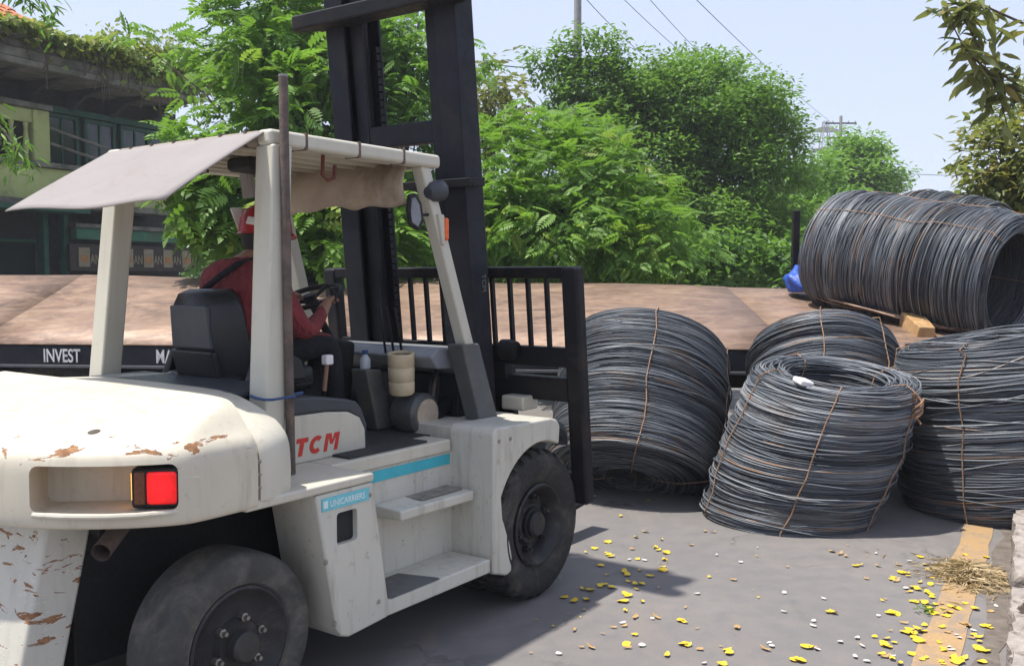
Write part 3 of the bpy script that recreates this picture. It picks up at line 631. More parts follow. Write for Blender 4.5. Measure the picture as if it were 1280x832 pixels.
MB().box(-.03, -.001, -.545, .545, 2.275, 2.325).box(-.001, .12, -.545, -.497, 2.275, 2.325).box(-.001, .12, .497, .545, 2.275, 2.325).build('middle_tie_bar', M['black_steel'], mast, bevel=.006)
MB().box(.0, .16, -.345, .345, 1.0, 1.12).build('cross_member', M['black_paint'], mast, bevel=.008)
MB().box(.0, .16, -.345, .345, .22, .40).build('cross_member', M['black_paint'], mast, bevel=.008)
MB().box(.05, .19, -.245, .245, 3.50, 3.60).build('cross_member', M['black_paint'], mast, bevel=.008)
for s in (-1, 1):
    MB().lathe([(.0001,-.03),(.07,-.03),(.07,.03),(.0001,.03)], Matrix.Translation((.13, s*.20, 3.42)) @ Matrix.Rotation(R(90), 4, 'X'), 24).build('chain_sheave', M['black_steel'], mast)
    MB().lathe([(.0001,-.05),(.06,-.05),(.062,.0),(.05,.05),(.0001,.05)], Matrix.Translation((.26, s*.545, 1.32)) @ Matrix.Rotation(R(90), 4, 'X'), 20).build('guide_roller', M['black_steel'], mast)
# carriage, load backrest and forks (mast frame)
CX = .335
MB().box(CX-.03, CX+.03, -.93, .93, 1.02, 1.16).build('carriage_bar', M['black_steel'], mast, bevel=.008)
MB().box(CX-.03, CX+.03, -.93, .93, .50, .60).build('carriage_bar', M['black_steel'], mast, bevel=.008)
MB().box(CX-.025, CX+.02, -.93, .93, 1.22, 1.335).build('backrest_plate', M['black_steel'], mast, bevel=.008)
for s in (-1, 1):
    MB().box(CX-.10, CX-.03, s*.27-.04, s*.27+.04, .5, 1.30).build('carriage_bracket', M['black_steel'], mast, bevel=.008)
    MB().box(CX-.04, CX+.05, s*.955-.055, s*.955+.055, .42, 1.80).build('backrest_side_bar', M['black_steel'], mast, bevel=.022, seg=3)
    fkk = MB().prism([(CX+.035,1.20),(CX+.085,1.20),(CX+.095,.16),(CX+.98,.115),(CX+.98,.098),(CX+.10,.085),(CX+.05,.10),(CX+.035,.16)], 'y', s*.40-.07, s*.40+.07).build('fork', M['black_steel'], mast, bevel=.008)
    MB().box(CX-.05, CX+.03, s*.40-.09, s*.40+.09, 1.14, 1.23).build('fork_hook', M['black_steel'], fkk, bevel=.01)
MB().box(CX-.03, CX+.03, -.955, .955, 1.735, 1.80).build('backrest_top_bar', M['black_steel'], mast, bevel=.010)
for k in range(13):
    y = -.78+.13*k
    MB().box(CX-.015, CX+.015, y-.011, y+.011, 1.335, 1.735).build('backrest_bar', M['black_steel'], mast, bevel=.003)

# ------------------------------------------------------------------ things carried by the forklift
def ride(name, label, cat, loc=(0,0,0)):
    o = empty(name, FM @ Vector(loc), FANG); return tag(o, label, cat)
jug = ride('plastic_jug', 'dirty cream plastic jug hanging in front of the dashboard of the forklift', 'jug', (-.45,-.34,1.135))
Mj = Matrix.Scale(1.12, 4) @ Matrix.Rotation(R(-6), 4, 'Y') @ Matrix.Rotation(R(4), 4, 'X')
MB().lathe([(.0001,0),(.055,.0),(.062,.01),(.063,.06),(.059,.066),(.063,.072),(.064,.13),(.060,.136),(.064,.142),(.065,.20),(.058,.202),(.055,.19)], Mj, 28).build('jug_body', M['jug'], jug)
MB().tube([Mj @ Vector(p) for p in ((.066,0,.05),(.085,0,.06),(.09,0,.10),(.085,0,.14),(.066,0,.15))], .006, 6).build('jug_handle', M['jug'], jug)
btl = ride('water_bottle', 'small clear bottle with a blue cap standing on the forklift console', 'bottle', (-.535,-.15,1.268))
MB().lathe([(.0001,0),(.028,0),(.03,.01),(.03,.05),(.014,.075),(.013,.08)], None, 18).build('bottle_body', plain('clear_plastic', (.45,.5,.52), .2, var=.1), btl)
MB().lathe([(.016,.078),(.016,.10),(.0001,.101)], None, 14).build('bottle_cap', M['blue'], btl)

# ------------------------------------------------------------------ driver
per = ride('person', 'driver in a maroon jacket and red helmet sitting at the forklift wheel', 'person')
J = {  # joint: (x, y, z, r)
 'pelvis': (-1.19,.09,1.40,.135,.16), 'spine': (-1.20,.09,1.54,.125,.165), 'chest': (-1.15,.11,1.68,.14,.21), 'neckb': (-1.10,.10,1.815,.09,.12), 'neck': (-1.05,.09,1.885,.055,.055), 'head': (-1.01,.09,1.97,.088,.078), 'crown': (-1.02,.09,2.055,.075,.07),
 'ls': (-1.14,.325,1.755,.085,.085), 'le': (-1.0,.385,1.52,.052,.052), 'lw': (-.78,.28,1.60,.033,.033), 'lp': (-.725,.255,1.645,.03,.036),
 'rs': (-1.15,-.105,1.765,.075,.075), 're': (-1.03,-.215,1.49,.056,.056), 'rf': (-.92,-.165,1.52,.048,.048), 'rw': (-.80,-.10,1.575,.034,.034), 'rp': (-.745,-.065,1.625,.03,.036),
 'lh': (-1.12,.19,1.38,.105,.105), 'lk': (-.70,.25,1.42,.072,.072), 'la': (-.66,.25,1.02,.048,.048), 'lt': (-.50,.27,.975,.04,.045),
 'rh': (-1.12,-.01,1.38,.105,.105), 'rk': (-.71,-.05,1.42,.076,.076), 'ra': (-.66,-.06,1.02,.048,.048), 'rt': (-.50,-.08,.975,.04,.045)}
E_ = [('pelvis','spine'),('spine','chest'),('chest','neckb'),('neckb','neck'),('neck','head'),('head','crown'),('chest','ls'),('ls','le'),('le','lw'),('lw','lp'),('chest','rs'),('rs','re'),('re','rf'),('rf','rw'),('rw','rp'),('pelvis','lh'),('lh','lk'),('lk','la'),('la','lt'),('pelvis','rh'),('rh','rk'),('rk','ra'),('ra','rt')]
for s, pl, wr in (('l', 'lp', 'lw'), ('r', 'rp', 'rw')):
    p = Vector(J[pl][:3]); d = (p-Vector(J[wr][:3])).normalized(); side = Vector((0,1,0)) if s == 'l' else Vector((0,1,0))
    side = (side-d*side.dot(d)).normalized(); dn = d.cross(side).normalized()
    if dn.z > 0: dn = -dn
    for k in range(4):
        o_ = side*(.026*(k-1.5)); L = (.070,.080,.076,.060)[k]
        a1 = p+o_+d*.030; a2 = a1+d*L*.40+dn*L*.10; a3 = a2+d*L*.12+dn*L*.38; a4 = a3-d*L*.2+dn*L*.25
        prev = pl
        for q, (v, r_) in enumerate(((a1,.011),(a2,.010),(a3,.009),(a4,.008))):
            nm = f'{s}f{k}{q}'; J[nm] = (*v, r_, r_); E_.append((prev, nm)); prev = nm
    sg = -1 if s == 'l' else 1
    t1 = p-d*.01+side*(.036*sg)+dn*.012; t2 = t1+d*.030+side*(.012*sg)+dn*.02; t3 = t2+d*.02+dn*.022-side*.008*sg
    prev = pl
    for q, (v, r_) in enumerate(((t1,.013),(t2,.011),(t3,.009))):
        nm = f'{s}t_{q}'; J[nm] = (*v, r_, r_); E_.append((prev, nm)); prev = nm
names = list(J); idx = {n: i for i, n in enumerate(names)}
me = bpy.data.meshes.new('body'); me.from_pydata([J[n][:3] for n in names], [(idx[a], idx[b]) for a, b in E_], []); body = bpy.data.objects.new('body', me); C.objects.link(body); body.parent = per
sk = body.modifiers.new('skin', 'SKIN'); sk.use_smooth_shade = True
for i, n in enumerate(names):
    v = me.skin_vertices[0].data[i]; v.radius = J[n][3:5]; v.use_root = (n == 'pelvis')
sb = body.modifiers.new('sub', 'SUBSURF'); sb.levels = 2; sb.render_levels = 2
bpy.context.view_layer.update(); freeze(body)
for mm in ('jacket', 'trousers', 'skin', 'hair'): body.data.materials.append(M[mm])
for p in body.data.polygons:
    c = p.center; k = 0
    if c.z > 1.862 and abs(c.y-.09) < .13 and c.x > -1.24: k = 2
    elif c.z < 1.455 and not (c.y < -.135 and c.z > 1.41) and not (c.y > .30 and c.z > 1.47): k = 1
    if c.x > -.805 and c.z > 1.55: k = 2
    if c.z < 1.06: k = 3
    p.material_index = k
smooth_mesh(body.data, 70)
hshift = Matrix.Translation((.08,0,0))
_n0 = len(per.children)
hm = MB().lathe([(.150,-.012),(.138,.0),(.135,.03),(.126,.075),(.100,.115),(.055,.14),(.0001,.148)], Matrix.Translation((-1.09,.085,1.995)) @ Matrix.Diagonal((1.02,.93,1,1)), 36).build('helmet', M['helmet'], per)
MB().prism([(.03,-.09),(.10,-.08),(.125,-.04),(.13,0),(.125,.04),(.10,.08),(.03,.09)], 'z', 0, .012).build('helmet_peak', M['helmet'], hm, M=Matrix.Translation((-1.05,.085,1.985)) @ Matrix.Rotation(R(12), 4, 'Y'))
MB().box(-.005, .005, -.035, .035, -.02, .02).build('helmet_decal', M['white_cloth'], hm, M=Matrix.Translation((-1.213,.03,2.045)) @ Matrix.Rotation(R(22), 4, 'Y') @ Matrix.Rotation(R(25), 4, 'Z'), bevel=.004)
MB().loft([[(-1.09+rx*math.cos(R(t))*1.08, .09+rx*.93*math.sin(R(t)), z) for t in range(95, 266, 10)] for z, rx in ((1.985,.118),(1.95,.116),(1.91,.104),(1.875,.086),(1.86,.07))], closed=False).build('hair', M['hair'], per)
MB().hexa([(-1.17,.20,1.99),(-1.13,.19,1.99),(-1.08,.225,1.99),(-1.12,.235,1.99)], [(-1.20,.235,2.125),(-1.14,.20,2.125),(-1.08,.255,2.115),(-1.14,.285,2.115)]).build('neck_cloth', M['white_cloth'], per, bevel=.012)
for s in (-1, 1):
    MB().lathe([(.0001,-.008),(.022,-.006),(.028,0),(.022,.006),(.0001,.008)], Matrix.Translation((-1.085,.09+s*.088,1.965)) @ Matrix.Rotation(R(90), 4, 'X') @ Matrix.Diagonal((.7,1.1,1,1)), 14).build('ear', M['skin'], per)
    MB().lathe([(.0001,-.012),(.010,-.007),(.012,0),(.010,.007),(.0001,.012)], Matrix.Translation((-.997,.09+s*.032,1.975)), 12).build('eye', M['white_cloth'], per)
MB().hexa([(-1.005,.072,1.93),(-.975,.075,1.93),(-.975,.105,1.93),(-1.005,.108,1.93)], [(-1.01,.082,1.985),(-.998,.083,1.985),(-.998,.097,1.985),(-1.01,.098,1.985)]).build('nose', M['skin'], per, bevel=.006)
MB().tube([(-1.0,.065,1.905),(-.992,.09,1.903),(-1.0,.115,1.905)], .006, 6).build('mouth', plain('lips', (.22,.08,.06), .5), per)
for o_ in list(per.children)[_n0:]: o_.location.x += .08
MB().tube([(-1.13,.02,1.853),(-1.23,.03,1.83),(-1.30,.08,1.77),(-1.335,.17,1.70),(-1.335,.25,1.64),(-1.31,.30,1.58)], .016, 8).build('bag_strap', M['trousers'], per)
MB().tube([(-1.06+.09*math.cos(R(t)), .09+.085*math.sin(R(t)), 1.852+.012*math.cos(R(t))) for t in range(0, 361, 20)], .022, 8).build('collar', M['jacket'], per)

# ------------------------------------------------------------------ tilted flatbed trailer across the road
tr = empty('flatbed_trailer', (-1.2, 10.3, 0)); tag(tr, 'flatbed trailer with rusty brown steel deck and black lettered rail, parked across the road', 'trailer')
TO = Vector((-1.2, 10.3, 0))
def dn(X): return 9.46-(X+4.675)*.0976
def zn(X): return 1.0957-(X+4.675)*.0007
def df(X): return 12.1-(X+6.49)*.0551
def zf(X): return 1.792-(X+6.49)*.0165
def bed(X, t, dz=0): return Vector((X, dn(X)+(df(X)-dn(X))*t, zn(X)+(zf(X)-zn(X))*t+dz))-TO
def rusty_deck():
    g = NG('rusty_deck'); v = g.coord(); n = g.noise(g.coord(scale=(.5, 1.2, 1)), 1.9, 9, .68, 1.4); f = g.noise(v, 9, 6, .7); s = g.noise(g.coord(scale=(.35, 4, 1)), 2.5, 6, .6)
    col = g.ramp(n, [(.28, (.075,.048,.035)), (.42, (.155,.097,.068)), (.56, (.245,.155,.105)), (.66, (.32,.222,.155)), (.76, (.25,.12,.055))])
    col = g.mix(g.ramp(f, [(.45, (0,0,0)), (.75, (.6,.6,.6))]), col, (.38,.265,.19)); col = g.mix(g.ramp(s, [(.5, (0,0,0)), (.68, (.6,.6,.6))]), col, (.19,.13,.105))
    g.set(col, .55, .25, .5); g.bump(f, .15, .01); return g.m
M['deck'] = rusty_deck()
X = -9.4; k = 0
while X < 6.6:
    X1 = X+4.0-.008; b = MB(); n = 6; vs = []; fs = []; o = (k % 3)*.004
    for i in range(n+1):
        for t in (0, .25, .5, .75, 1.0):
            xx = X+(X1-X)*i/n; vs.append(bed(xx, t, o+.012*math.sin(xx*1.9+t*5)*t))
    for i in range(n):
        for j in range(4): fs.append((i*5+j, i*5+j+1, (i+1)*5+j+1, (i+1)*5+j))
    d = b.add(vs, fs).build('deck_plate', M['deck'], tr); sd = d.modifiers.new('thick', 'SOLIDIFY'); sd.thickness = .012; sd.offset = -1 if d.data.polygons[0].normal.z > 0 else 1
    X += 4.0; k += 1
def rail_box(name, t0, z0, z1, mat, off, th, x0=-9.4, x1=6.6):
    a, b_ = bed(x0, t0), bed(x1, t0); yo = Vector((0, off, 0)); q = lambda p, z: [p+yo+Vector((0,0,z)), p+yo+Vector((0,th,z))]
    A0, A1 = q(a, z0), q(a, z1); B0, B1 = q(b_, z0), q(b_, z1)
    return MB().hexa([A0[0], B0[0], B0[1], A0[1]], [A1[0], B1[0], B1[1], A1[1]]).build(name, mat, tr, bevel=.004)
rail_ = rail_box('side_rail', 0, -.203, -.018, M['black_paint'], .004, .05)
rail_box('rail_ledge', 0, -.232, -.2035, plain('rail_ledge_grey', (.10,.10,.11), .6, var=.3), -.012, .08)
rail_box('far_rail', 1, -.19, -.018, M['black_paint'], -.05, .05)
rail_box('main_beam', .3, -.62, -.03, M['chassis'], 0, .14); rail_box('main_beam', .7, -.62, -.03, M['chassis'], 0, .14)
ang = math.atan2(dn(1)-dn(0), 1.0)
def lettering(s, px):
    p = at(px, 440, 9.40); Xp = p.x; q = bed(Xp, 0); 
    text('rail_lettering', s, .185, M['white_text'], tr, Matrix.Translation(q+Vector((0, -.0005, -.175))) @ Matrix.Rotation(ang, 4, 'Z') @ TEXT_R, sx=.66, offset=.003, extrude=.001)
lettering('INVEST', 50); lettering('MA', 197)
for xw in (-7.2, -5.9, -4.6):
    for t in (.12, .88):
        p = bed(xw, t); Mw = Matrix.Translation((p.x, p.y, .5)) @ Matrix.Rotation(R(90), 4, 'X')
        w_ = MB().lathe([(.28,-.14),(.46,-.15),(.50,-.11),(.50,.11),(.46,.15),(.28,.14)], Mw, 40).build('wheel', M['tyre'], tr)
        MB().lathe([(.285,-.12),(.27,.05),(.16,.06),(.14,.10),(.0001,.11)], Mw, 28).build('rim', M['rim'], w_)
for xx in np.arange(-8.5, 6.5, 1.2):
    a, b_ = bed(xx, .03, -.20), bed(xx, .97, -.20); MB().hexa([a, a+Vector((.08,0,0)), b_+Vector((.08,0,0)), b_], [a+Vector((0,0,.16)), a+Vector((.08,0,.16)), b_+Vector((.08,0,.16)), b_+Vector((0,0,.16))]).build('cross_beam', M['chassis'], tr)
for t in (.25, .75):
    p = bed(4.4, t, -.3); MB().box(p.x-.06, p.x+.06, p.y-.06, p.y+.06, .0, p.z).box(p.x-.16, p.x+.16, p.y-.16, p.y+.16, .0, .03).build('landing_leg', M['chassis'], tr, bevel=.006)
p = bed(3.36, .93); MB().box(p.x-.04, p.x+.04, p.y-.04, p.y+.04, p.z-.1, p.z+.95).build('stake', M['black_steel'], tr, bevel=.008)

# bent plate, timber chock and tarpaulin lying on the deck
vs = []; fs = []
for i in range(13):
    u = i/12
    for j in range(5):
        v = j/4; q = at(1030+95*u, 376+26*u, 10.34-.77*u); q += Vector((.30*v*(.5+u), -.46*v, -.10*v-.03*math.sin(math.pi*u)*v)); q.z += .045+.035*math.sin(3*u+1)*v; vs.append(q)
for i in range(12):
    for j in range(4): fs.append((i*5+j, i*5+j+1, (i+1)*5+j+1, (i+1)*5+j))
o = MB().add(vs, fs).build('steel_plate', M['deck']); sd = o.modifiers.new('thick', 'SOLIDIFY'); sd.thickness = .02; tag(o, 'bent rusty steel plate curling up at the deck edge under the big lying coil', 'plate')
p0, p1 = at(1138, 400, 9.62), at(1166, 424, 9.02); d = (p1-p0).normalized()
o = MB().hexa([(0,-.11,-.09),(.50,-.12,-.09),(.52,.07,-.10),(0,.09,-.09)], [(-.02,-.10,.09),(.50,-.09,.075),(.50,.06,.07),(.0,.09,.10)]).build('timber_chock', M['wood'], None, bevel=.012)
o.matrix_world = Matrix.Translation(p0+Vector((0,0,.01))) @ d.to_track_quat('X', 'Z').to_matrix().to_4x4(); tag(o, 'split pale timber block wedged against the big lying coil', 'wood block')
bm = bmesh.new(); bmesh.ops.create_icosphere(bm, subdivisions=4, radius=1)
for v in bm.verts:
    n = math.sin(v.co.x*7+v.co.z*5)*.07+math.sin(v.co.y*9-v.co.z*8+1)*.06+math.sin(v.co.x*15+v.co.y*13)*.03; v.co *= 1+n; v.co = Vector((v.co.x*.24, v.co.y*.24, max(v.co.z, -.55)*.20))
me = bpy.data.meshes.new('tarpaulin'); bm.to_mesh(me); bm.free(); smooth_mesh(me, 60); me.materials.append(M['blue_tarp']); o = bpy.data.objects.new('tarpaulin', me); C.objects.link(o)
o.location = at(1008, 351, 11.05)+Vector((0,0,-.02)); tag(o, 'crumpled blue tarpaulin on the deck at the far end of the big lying coil', 'tarp')

# ------------------------------------------------------------------ coils of steel wire rod
def coil(label, c, axis, Ro, ri, H, seed, nout, shear=(0,0), straps=(20,110,200,290), wob=.018, spin=0, group='coils of steel wire rod', squash=1.0, knot=False, fan=0, dome=.045):
    rg = np.random.default_rng(seed); S = 48; wr = .0052
    root = empty('wire_coil', c); tag(root, label, 'wire coil', group)
    zA = Vector(axis).normalized(); xA = Vector((0,1,0)).cross(zA).normalized(); yA = zA.cross(xA); q = Matrix((xA, yA, zA)).transposed().to_quaternion(); root.rotation_mode = 'QUATERNION'; root.rotation_quaternion = q @ Euler((0,0,R(spin))).to_quaternion()
    th = np.linspace(0, 2*np.pi, S, endpoint=False); LO = []
    prof_ph = rg.uniform(0, 6.28, 6)
    def env(zn, th):
        e = 1-.055*np.abs(zn)**5+.014*np.sin(5*zn+prof_ph[0])+.010*np.sin(11*zn+prof_ph[1])
        return e*(1+.012*np.cos(2*th+prof_ph[2]+1.5*zn)+.008*np.cos(3*th+prof_ph[3]-2*zn))
    def lp(z0, r0, wz, wrr, tone):
        ph = rg.uniform(0, 6.28, 8)
        z = z0+wz*(np.cos(th+ph[0])*.9+.6*np.cos(2*th+ph[1])+.35*np.cos(3*th+ph[2])+.22*np.cos(5*th+ph[3]))
        zn_ = np.clip(z/(H/2), -1.15, 1.15)
        r = r0*env(zn_, th)+wrr*(np.cos(th+ph[4])+.6*np.cos(2*th+ph[5])+.4*np.cos(4*th+ph[6]))
        LO.append((r, z, tone))
    zs = np.sort(np.clip(np.linspace(-.5, .5, nout)+rg.normal(0, .011, nout), -.5, .5))*H
    bun = np.interp(zs, np.linspace(-H/2, H/2, 24), rg.normal(0, 1, 24))
    for z0, b_ in zip(zs, bun):
        t = np.clip(.31+.22*b_+rg.normal(0, .09), 0, .94); t = t if rg.random() > .05 else rg.uniform(.93, 1)  # random tone and rust, plus bands of wire sheen put into the colour
        lp(z0, Ro-abs(rg.normal(0, .005))+.006*b_, wob*rg.choice([.25,.5,.8,1.5], p=[.4,.35,.17,.08]), .006, t)
    for k in range(int(nout*.10)):           # stray loops riding on top
        lp(rg.uniform(-.47, .47)*H, Ro+rg.uniform(.004, .014), wob*rg.uniform(1.2, 2.6), .008, np.clip(rg.normal(.45, .2), 0, 1))
    for s in (-1, 1):                       # the two ends
        for k in range(int(nout*.26)):
            r0 = rg.uniform(ri, Ro); zz = H/2-.018+dome*math.sin(math.pi*(r0-ri)/(Ro-ri)); lp(s*(zz+rg.normal(0, .012)), r0, wob*.8, .014, np.clip(rg.normal(.38, .18), 0, 1))
    for k in range(int(nout*.45)): lp(rg.uniform(-.49, .49)*H, ri+abs(rg.normal(0, .012)), wob, .010, np.clip(rg.normal(.06, .05), 0, 1))  # inner loops near black: shade of the hollow put into their tone
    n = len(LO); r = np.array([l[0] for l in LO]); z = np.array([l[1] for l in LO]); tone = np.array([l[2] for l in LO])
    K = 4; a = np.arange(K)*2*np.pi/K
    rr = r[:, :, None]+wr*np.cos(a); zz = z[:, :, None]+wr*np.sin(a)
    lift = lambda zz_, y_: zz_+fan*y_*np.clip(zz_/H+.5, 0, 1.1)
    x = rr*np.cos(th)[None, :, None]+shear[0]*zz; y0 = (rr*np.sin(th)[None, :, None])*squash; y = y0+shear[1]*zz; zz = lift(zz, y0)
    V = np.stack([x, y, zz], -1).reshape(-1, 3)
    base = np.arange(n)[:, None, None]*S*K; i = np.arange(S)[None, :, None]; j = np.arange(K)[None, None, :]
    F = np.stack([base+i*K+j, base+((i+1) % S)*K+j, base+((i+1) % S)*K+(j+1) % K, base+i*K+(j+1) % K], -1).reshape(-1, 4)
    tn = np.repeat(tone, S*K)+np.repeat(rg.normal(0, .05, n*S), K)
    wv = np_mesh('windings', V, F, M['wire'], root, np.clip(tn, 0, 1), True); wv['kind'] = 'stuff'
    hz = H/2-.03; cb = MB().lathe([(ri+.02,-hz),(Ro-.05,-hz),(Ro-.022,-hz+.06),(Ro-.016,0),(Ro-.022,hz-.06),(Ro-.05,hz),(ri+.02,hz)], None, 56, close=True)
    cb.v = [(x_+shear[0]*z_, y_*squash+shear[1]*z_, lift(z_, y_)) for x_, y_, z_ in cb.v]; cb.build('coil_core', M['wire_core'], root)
    for k, sa in enumerate(straps):
        sa = R(sa); jig = rg.normal(0, .025, 12); pts = []
        zl = np.linspace(-H/2+.02, H/2-.02, 8); ro, rin = Ro+.017, ri-.014
        raw = [(ro*float(env(np.array(zz_/(H/2)), np.array(sa))), zz_) for zz_ in zl]+[(ro*.95, H/2+.015),((ro+rin)/2, H/2+.055),(rin+.02, H/2+.02)]+[(rin, zz_) for zz_ in zl[::-3]]+[(rin+.02,-H/2-.02),((ro+rin)/2,-H/2-.05),(ro*.95,-H/2-.015)]
        for m, (rq, zq) in enumerate(raw+raw[:1]):
            aa = sa+(jig[m % 12] if m < len(raw) else jig[0])*.7; pts.append((rq*math.cos(aa)+shear[0]*zq, rq*math.sin(aa)*squash+shear[1]*zq, lift(zq, rq*math.sin(aa))))
        MB().tube(pts, .005, 6, cap=False).build('strap', M['strap'], root)
        if knot and k == knot-1:
            P = Vector(((Ro+.03)*math.cos(sa)+shear[0]*.36*H, (Ro+.02)*math.sin(sa)*squash+shear[1]*.36*H, lift(.40*H, Ro*math.sin(sa))))
            b = MB()
            for t in range(3): b.tube([P+Vector((.035*math.cos(t*2+u)+.0, .035*math.sin(t*2+u), .03*u-.09+.02*t)) for u in np.linspace(0, 6, 16)], .009, 5)
            b.build('strap_knot', M['strap'], root)
    return root
# leaning coil beside the forklift, seen from below its lifted rim
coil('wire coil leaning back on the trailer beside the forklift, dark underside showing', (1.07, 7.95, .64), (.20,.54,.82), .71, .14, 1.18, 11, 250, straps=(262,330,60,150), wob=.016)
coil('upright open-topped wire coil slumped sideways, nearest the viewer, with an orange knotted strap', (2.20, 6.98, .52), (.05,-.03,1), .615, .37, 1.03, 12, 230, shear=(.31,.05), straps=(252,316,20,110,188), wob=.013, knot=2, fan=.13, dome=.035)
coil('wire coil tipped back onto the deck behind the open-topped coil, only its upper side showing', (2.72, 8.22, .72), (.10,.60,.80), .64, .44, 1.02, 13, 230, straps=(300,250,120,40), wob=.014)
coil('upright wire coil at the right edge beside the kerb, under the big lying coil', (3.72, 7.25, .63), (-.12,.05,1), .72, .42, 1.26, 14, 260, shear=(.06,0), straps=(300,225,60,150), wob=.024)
E0, E1 = at(1046, 313, 10.78), at(1262, 352, 9.24)
ce = (E0+E1)/2; ax = (E1-E0); Le = ax.length
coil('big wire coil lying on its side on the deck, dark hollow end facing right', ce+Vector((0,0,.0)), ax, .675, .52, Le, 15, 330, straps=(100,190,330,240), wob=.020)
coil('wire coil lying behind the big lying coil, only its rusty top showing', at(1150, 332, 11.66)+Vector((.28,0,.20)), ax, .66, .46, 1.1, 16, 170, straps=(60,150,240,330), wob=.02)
o = MB().box(-.06, .06, -.05, .05, -.02, .02).build('paper_scrap', M['white_cloth'], None, bevel=.012); o.location = (2.03, 6.62, 1.035); o.rotation_euler = (.3, .2, .5); tag(o, 'small white paper scrap on the rim of the open-topped coil', 'litter')

# ------------------------------------------------------------------ foliage tools
def T_leaf(w=.2, fold=.05, droop=.10):
    return (np.array([(0,0,0),(.45,w,fold),(1,0,-droop),(.45,-w,fold)], float), np.array([(0,1,2),(0,2,3)]), np.array([0,0,0,0.]))
def T_frond(pairs=7, ll=.34, lw=.13, droop=.22):
    V = []; F = []
    def leaf(p, d, L, W):
        d = np.array(d)/np.linalg.norm(d); side = np.cross(d, (0,0,1)); side /= np.linalg.norm(side)+1e-9; b = len(V)
        up = np.array((0,0,.06*L)); V.extend([p, p+d*L*.5+side*W+up*.6, p+d*L+np.array((0,0,-.10*L)), p+d*L*.5-side*W+up*.6]); F.extend([(b,b+1,b+2),(b,b+2,b+3)])
    for k in range(pairs):
        t = .16+.78*k/(pairs-1); p = np.array((t, 0, .12*t-droop*t*t)); sz = math.sin(math.pi*(.2+.72*t))*.9+.1
        for s in (-1, 1): leaf(p, (.55, s*1.0, -.12), ll*sz, lw*sz*.62)
    leaf(np.array((.94,0,.11-droop*.9)), (1,0,-.4), ll*.8, lw*.5)
    b = len(V); n = np.array((0,.008,0))
    V.extend([np.array((0,0,0))+n, np.array((0,0,0))-n, np.array((.95,0,.11-droop*.9))]); F.append((b,b+1,b+2))
    return np.array(V), np.array(F), np.zeros(len(V))
def cloud(name, mat, parent, tpl, P, D, scale, tone, roll=.5, origin=(0,0,0)):
    V0, F0, _ = tpl; n = len(P); D = D/np.linalg.norm(D, axis=1, keepdims=True)
    up = np.array((0,0,1.0))+rng.normal(0, roll, (n,3)); Yv = np.cross(up, D); Yv /= np.linalg.norm(Yv, axis=1, keepdims=True)+1e-9; Zv = np.cross(D, Yv)
    A = np.stack([D, Yv, Zv], 1)*scale[:, None, None]
    V = np.einsum('vk,nkj->nvj', V0, A)+P[:, None, :]-np.array(origin)
    F = (F0[None]+(np.arange(n)*len(V0))[:, None, None]).reshape(-1, 3)
    o = np_mesh(name, V.reshape(-1, 3), F, mat, parent, np.repeat(np.clip(tone, 0, 1), len(V0))); o['kind'] = 'stuff'; return o
def blob_points(blobs, n, shell=.65):
    """clump centres spread through ellipsoids given as (px, py, d, half-width px, half-height px, depth m)"""
    w_ = np.array([b[3]*b[4] for b in blobs], float); w_ /= w_.sum(); P = []; D = []
    for b, m in zip(blobs, rng.multinomial(n, w_)):
        c = np.array(at(b[0], b[1], b[2])); r = np.array((b[3]*b[2]/FPX, b[5], b[4]*b[2]/FPX))
        u = rng.normal(0, 1, (m, 3)); u /= np.linalg.norm(u, axis=1, keepdims=True); q = rng.uniform(0, 1, m)**(1/3); q = shell+(1-shell)*q if shell < 1 else q
        q = np.where(rng.random(m) < .75, q, rng.uniform(.1, 1, m)); P.append(c+u*r*q[:, None]); D.append(u)
    return np.concatenate(P), np.concatenate(D)
def tree(name, label, cat, mat, tpl, blobs, nclump, per, cr, size, base, tr_r=.14, group=None, bark='bark', limbs=9, down=.35, spread=.8, shell=.55, flat=.55, tone0=.42):
    root = empty(name, base); tag(root, label, cat, group); ob = np.array(base)
    cp, cd = blob_points(blobs, nclump, shell); ct = rng.normal(tone0, .23, nclump)
    P = np.repeat(cp, per, 0)+np.clip(rng.normal(0, 1, (nclump*per, 3)), -1.5, 1.5)*np.array((cr, cr, cr*flat)); n = len(P)
    az = rng.uniform(0, 6.283, n); rad = np.stack([np.cos(az), np.sin(az), rng.normal(.05, .35, n)], 1)
    D = np.repeat(cd, per, 0)*.55+rad*spread; D[:, 2] -= down*rng.uniform(.2, 1.3, n)
    tone = np.repeat(ct, per)+rng.normal(0, .14, n); tone[rng.random(n) < .012] = 1
    cloud('crown', mat, root, tpl, P, D, size*rng.uniform(.65, 1.25, n), tone, .35, ob)
    top = np.array(at(blobs[0][0], blobs[0][1], blobs[0][2])); q = [Vector(np.zeros(3))]; m = 7
    for i in range(1, m+1):
        t = i/m; p = (top-ob)*t; q.append(Vector((p[0]*t**1.3+.06*math.sin(3*t+ob[0]), p[1]*t**1.3, p[2])))
    MB().tube(q, 0, 10, rs=[tr_r*(1.25-.95*i/m) for i in range(m+1)]).build('trunk', M[bark], root)
    b = MB()
    for k in rng.choice(nclump, min(limbs*3, nclump), replace=False):
        e = Vector(cp[k]-ob); i = rng.integers(2, m); s = q[i]; mid = s.lerp(e, .5)+Vector((0, 0, .12*(e-s).length)); r_ = tr_r*.40 if k % 3 == 0 else tr_r*.2
        b.tube([s, s.lerp(mid, .5)+Vector((0,0,.03)), mid, e], 0, 6, rs=[r_, r_*.8, r_*.55, r_*.2])
    lo = b.build('limbs', M[bark], root); lo['kind'] = 'stuff'; return root
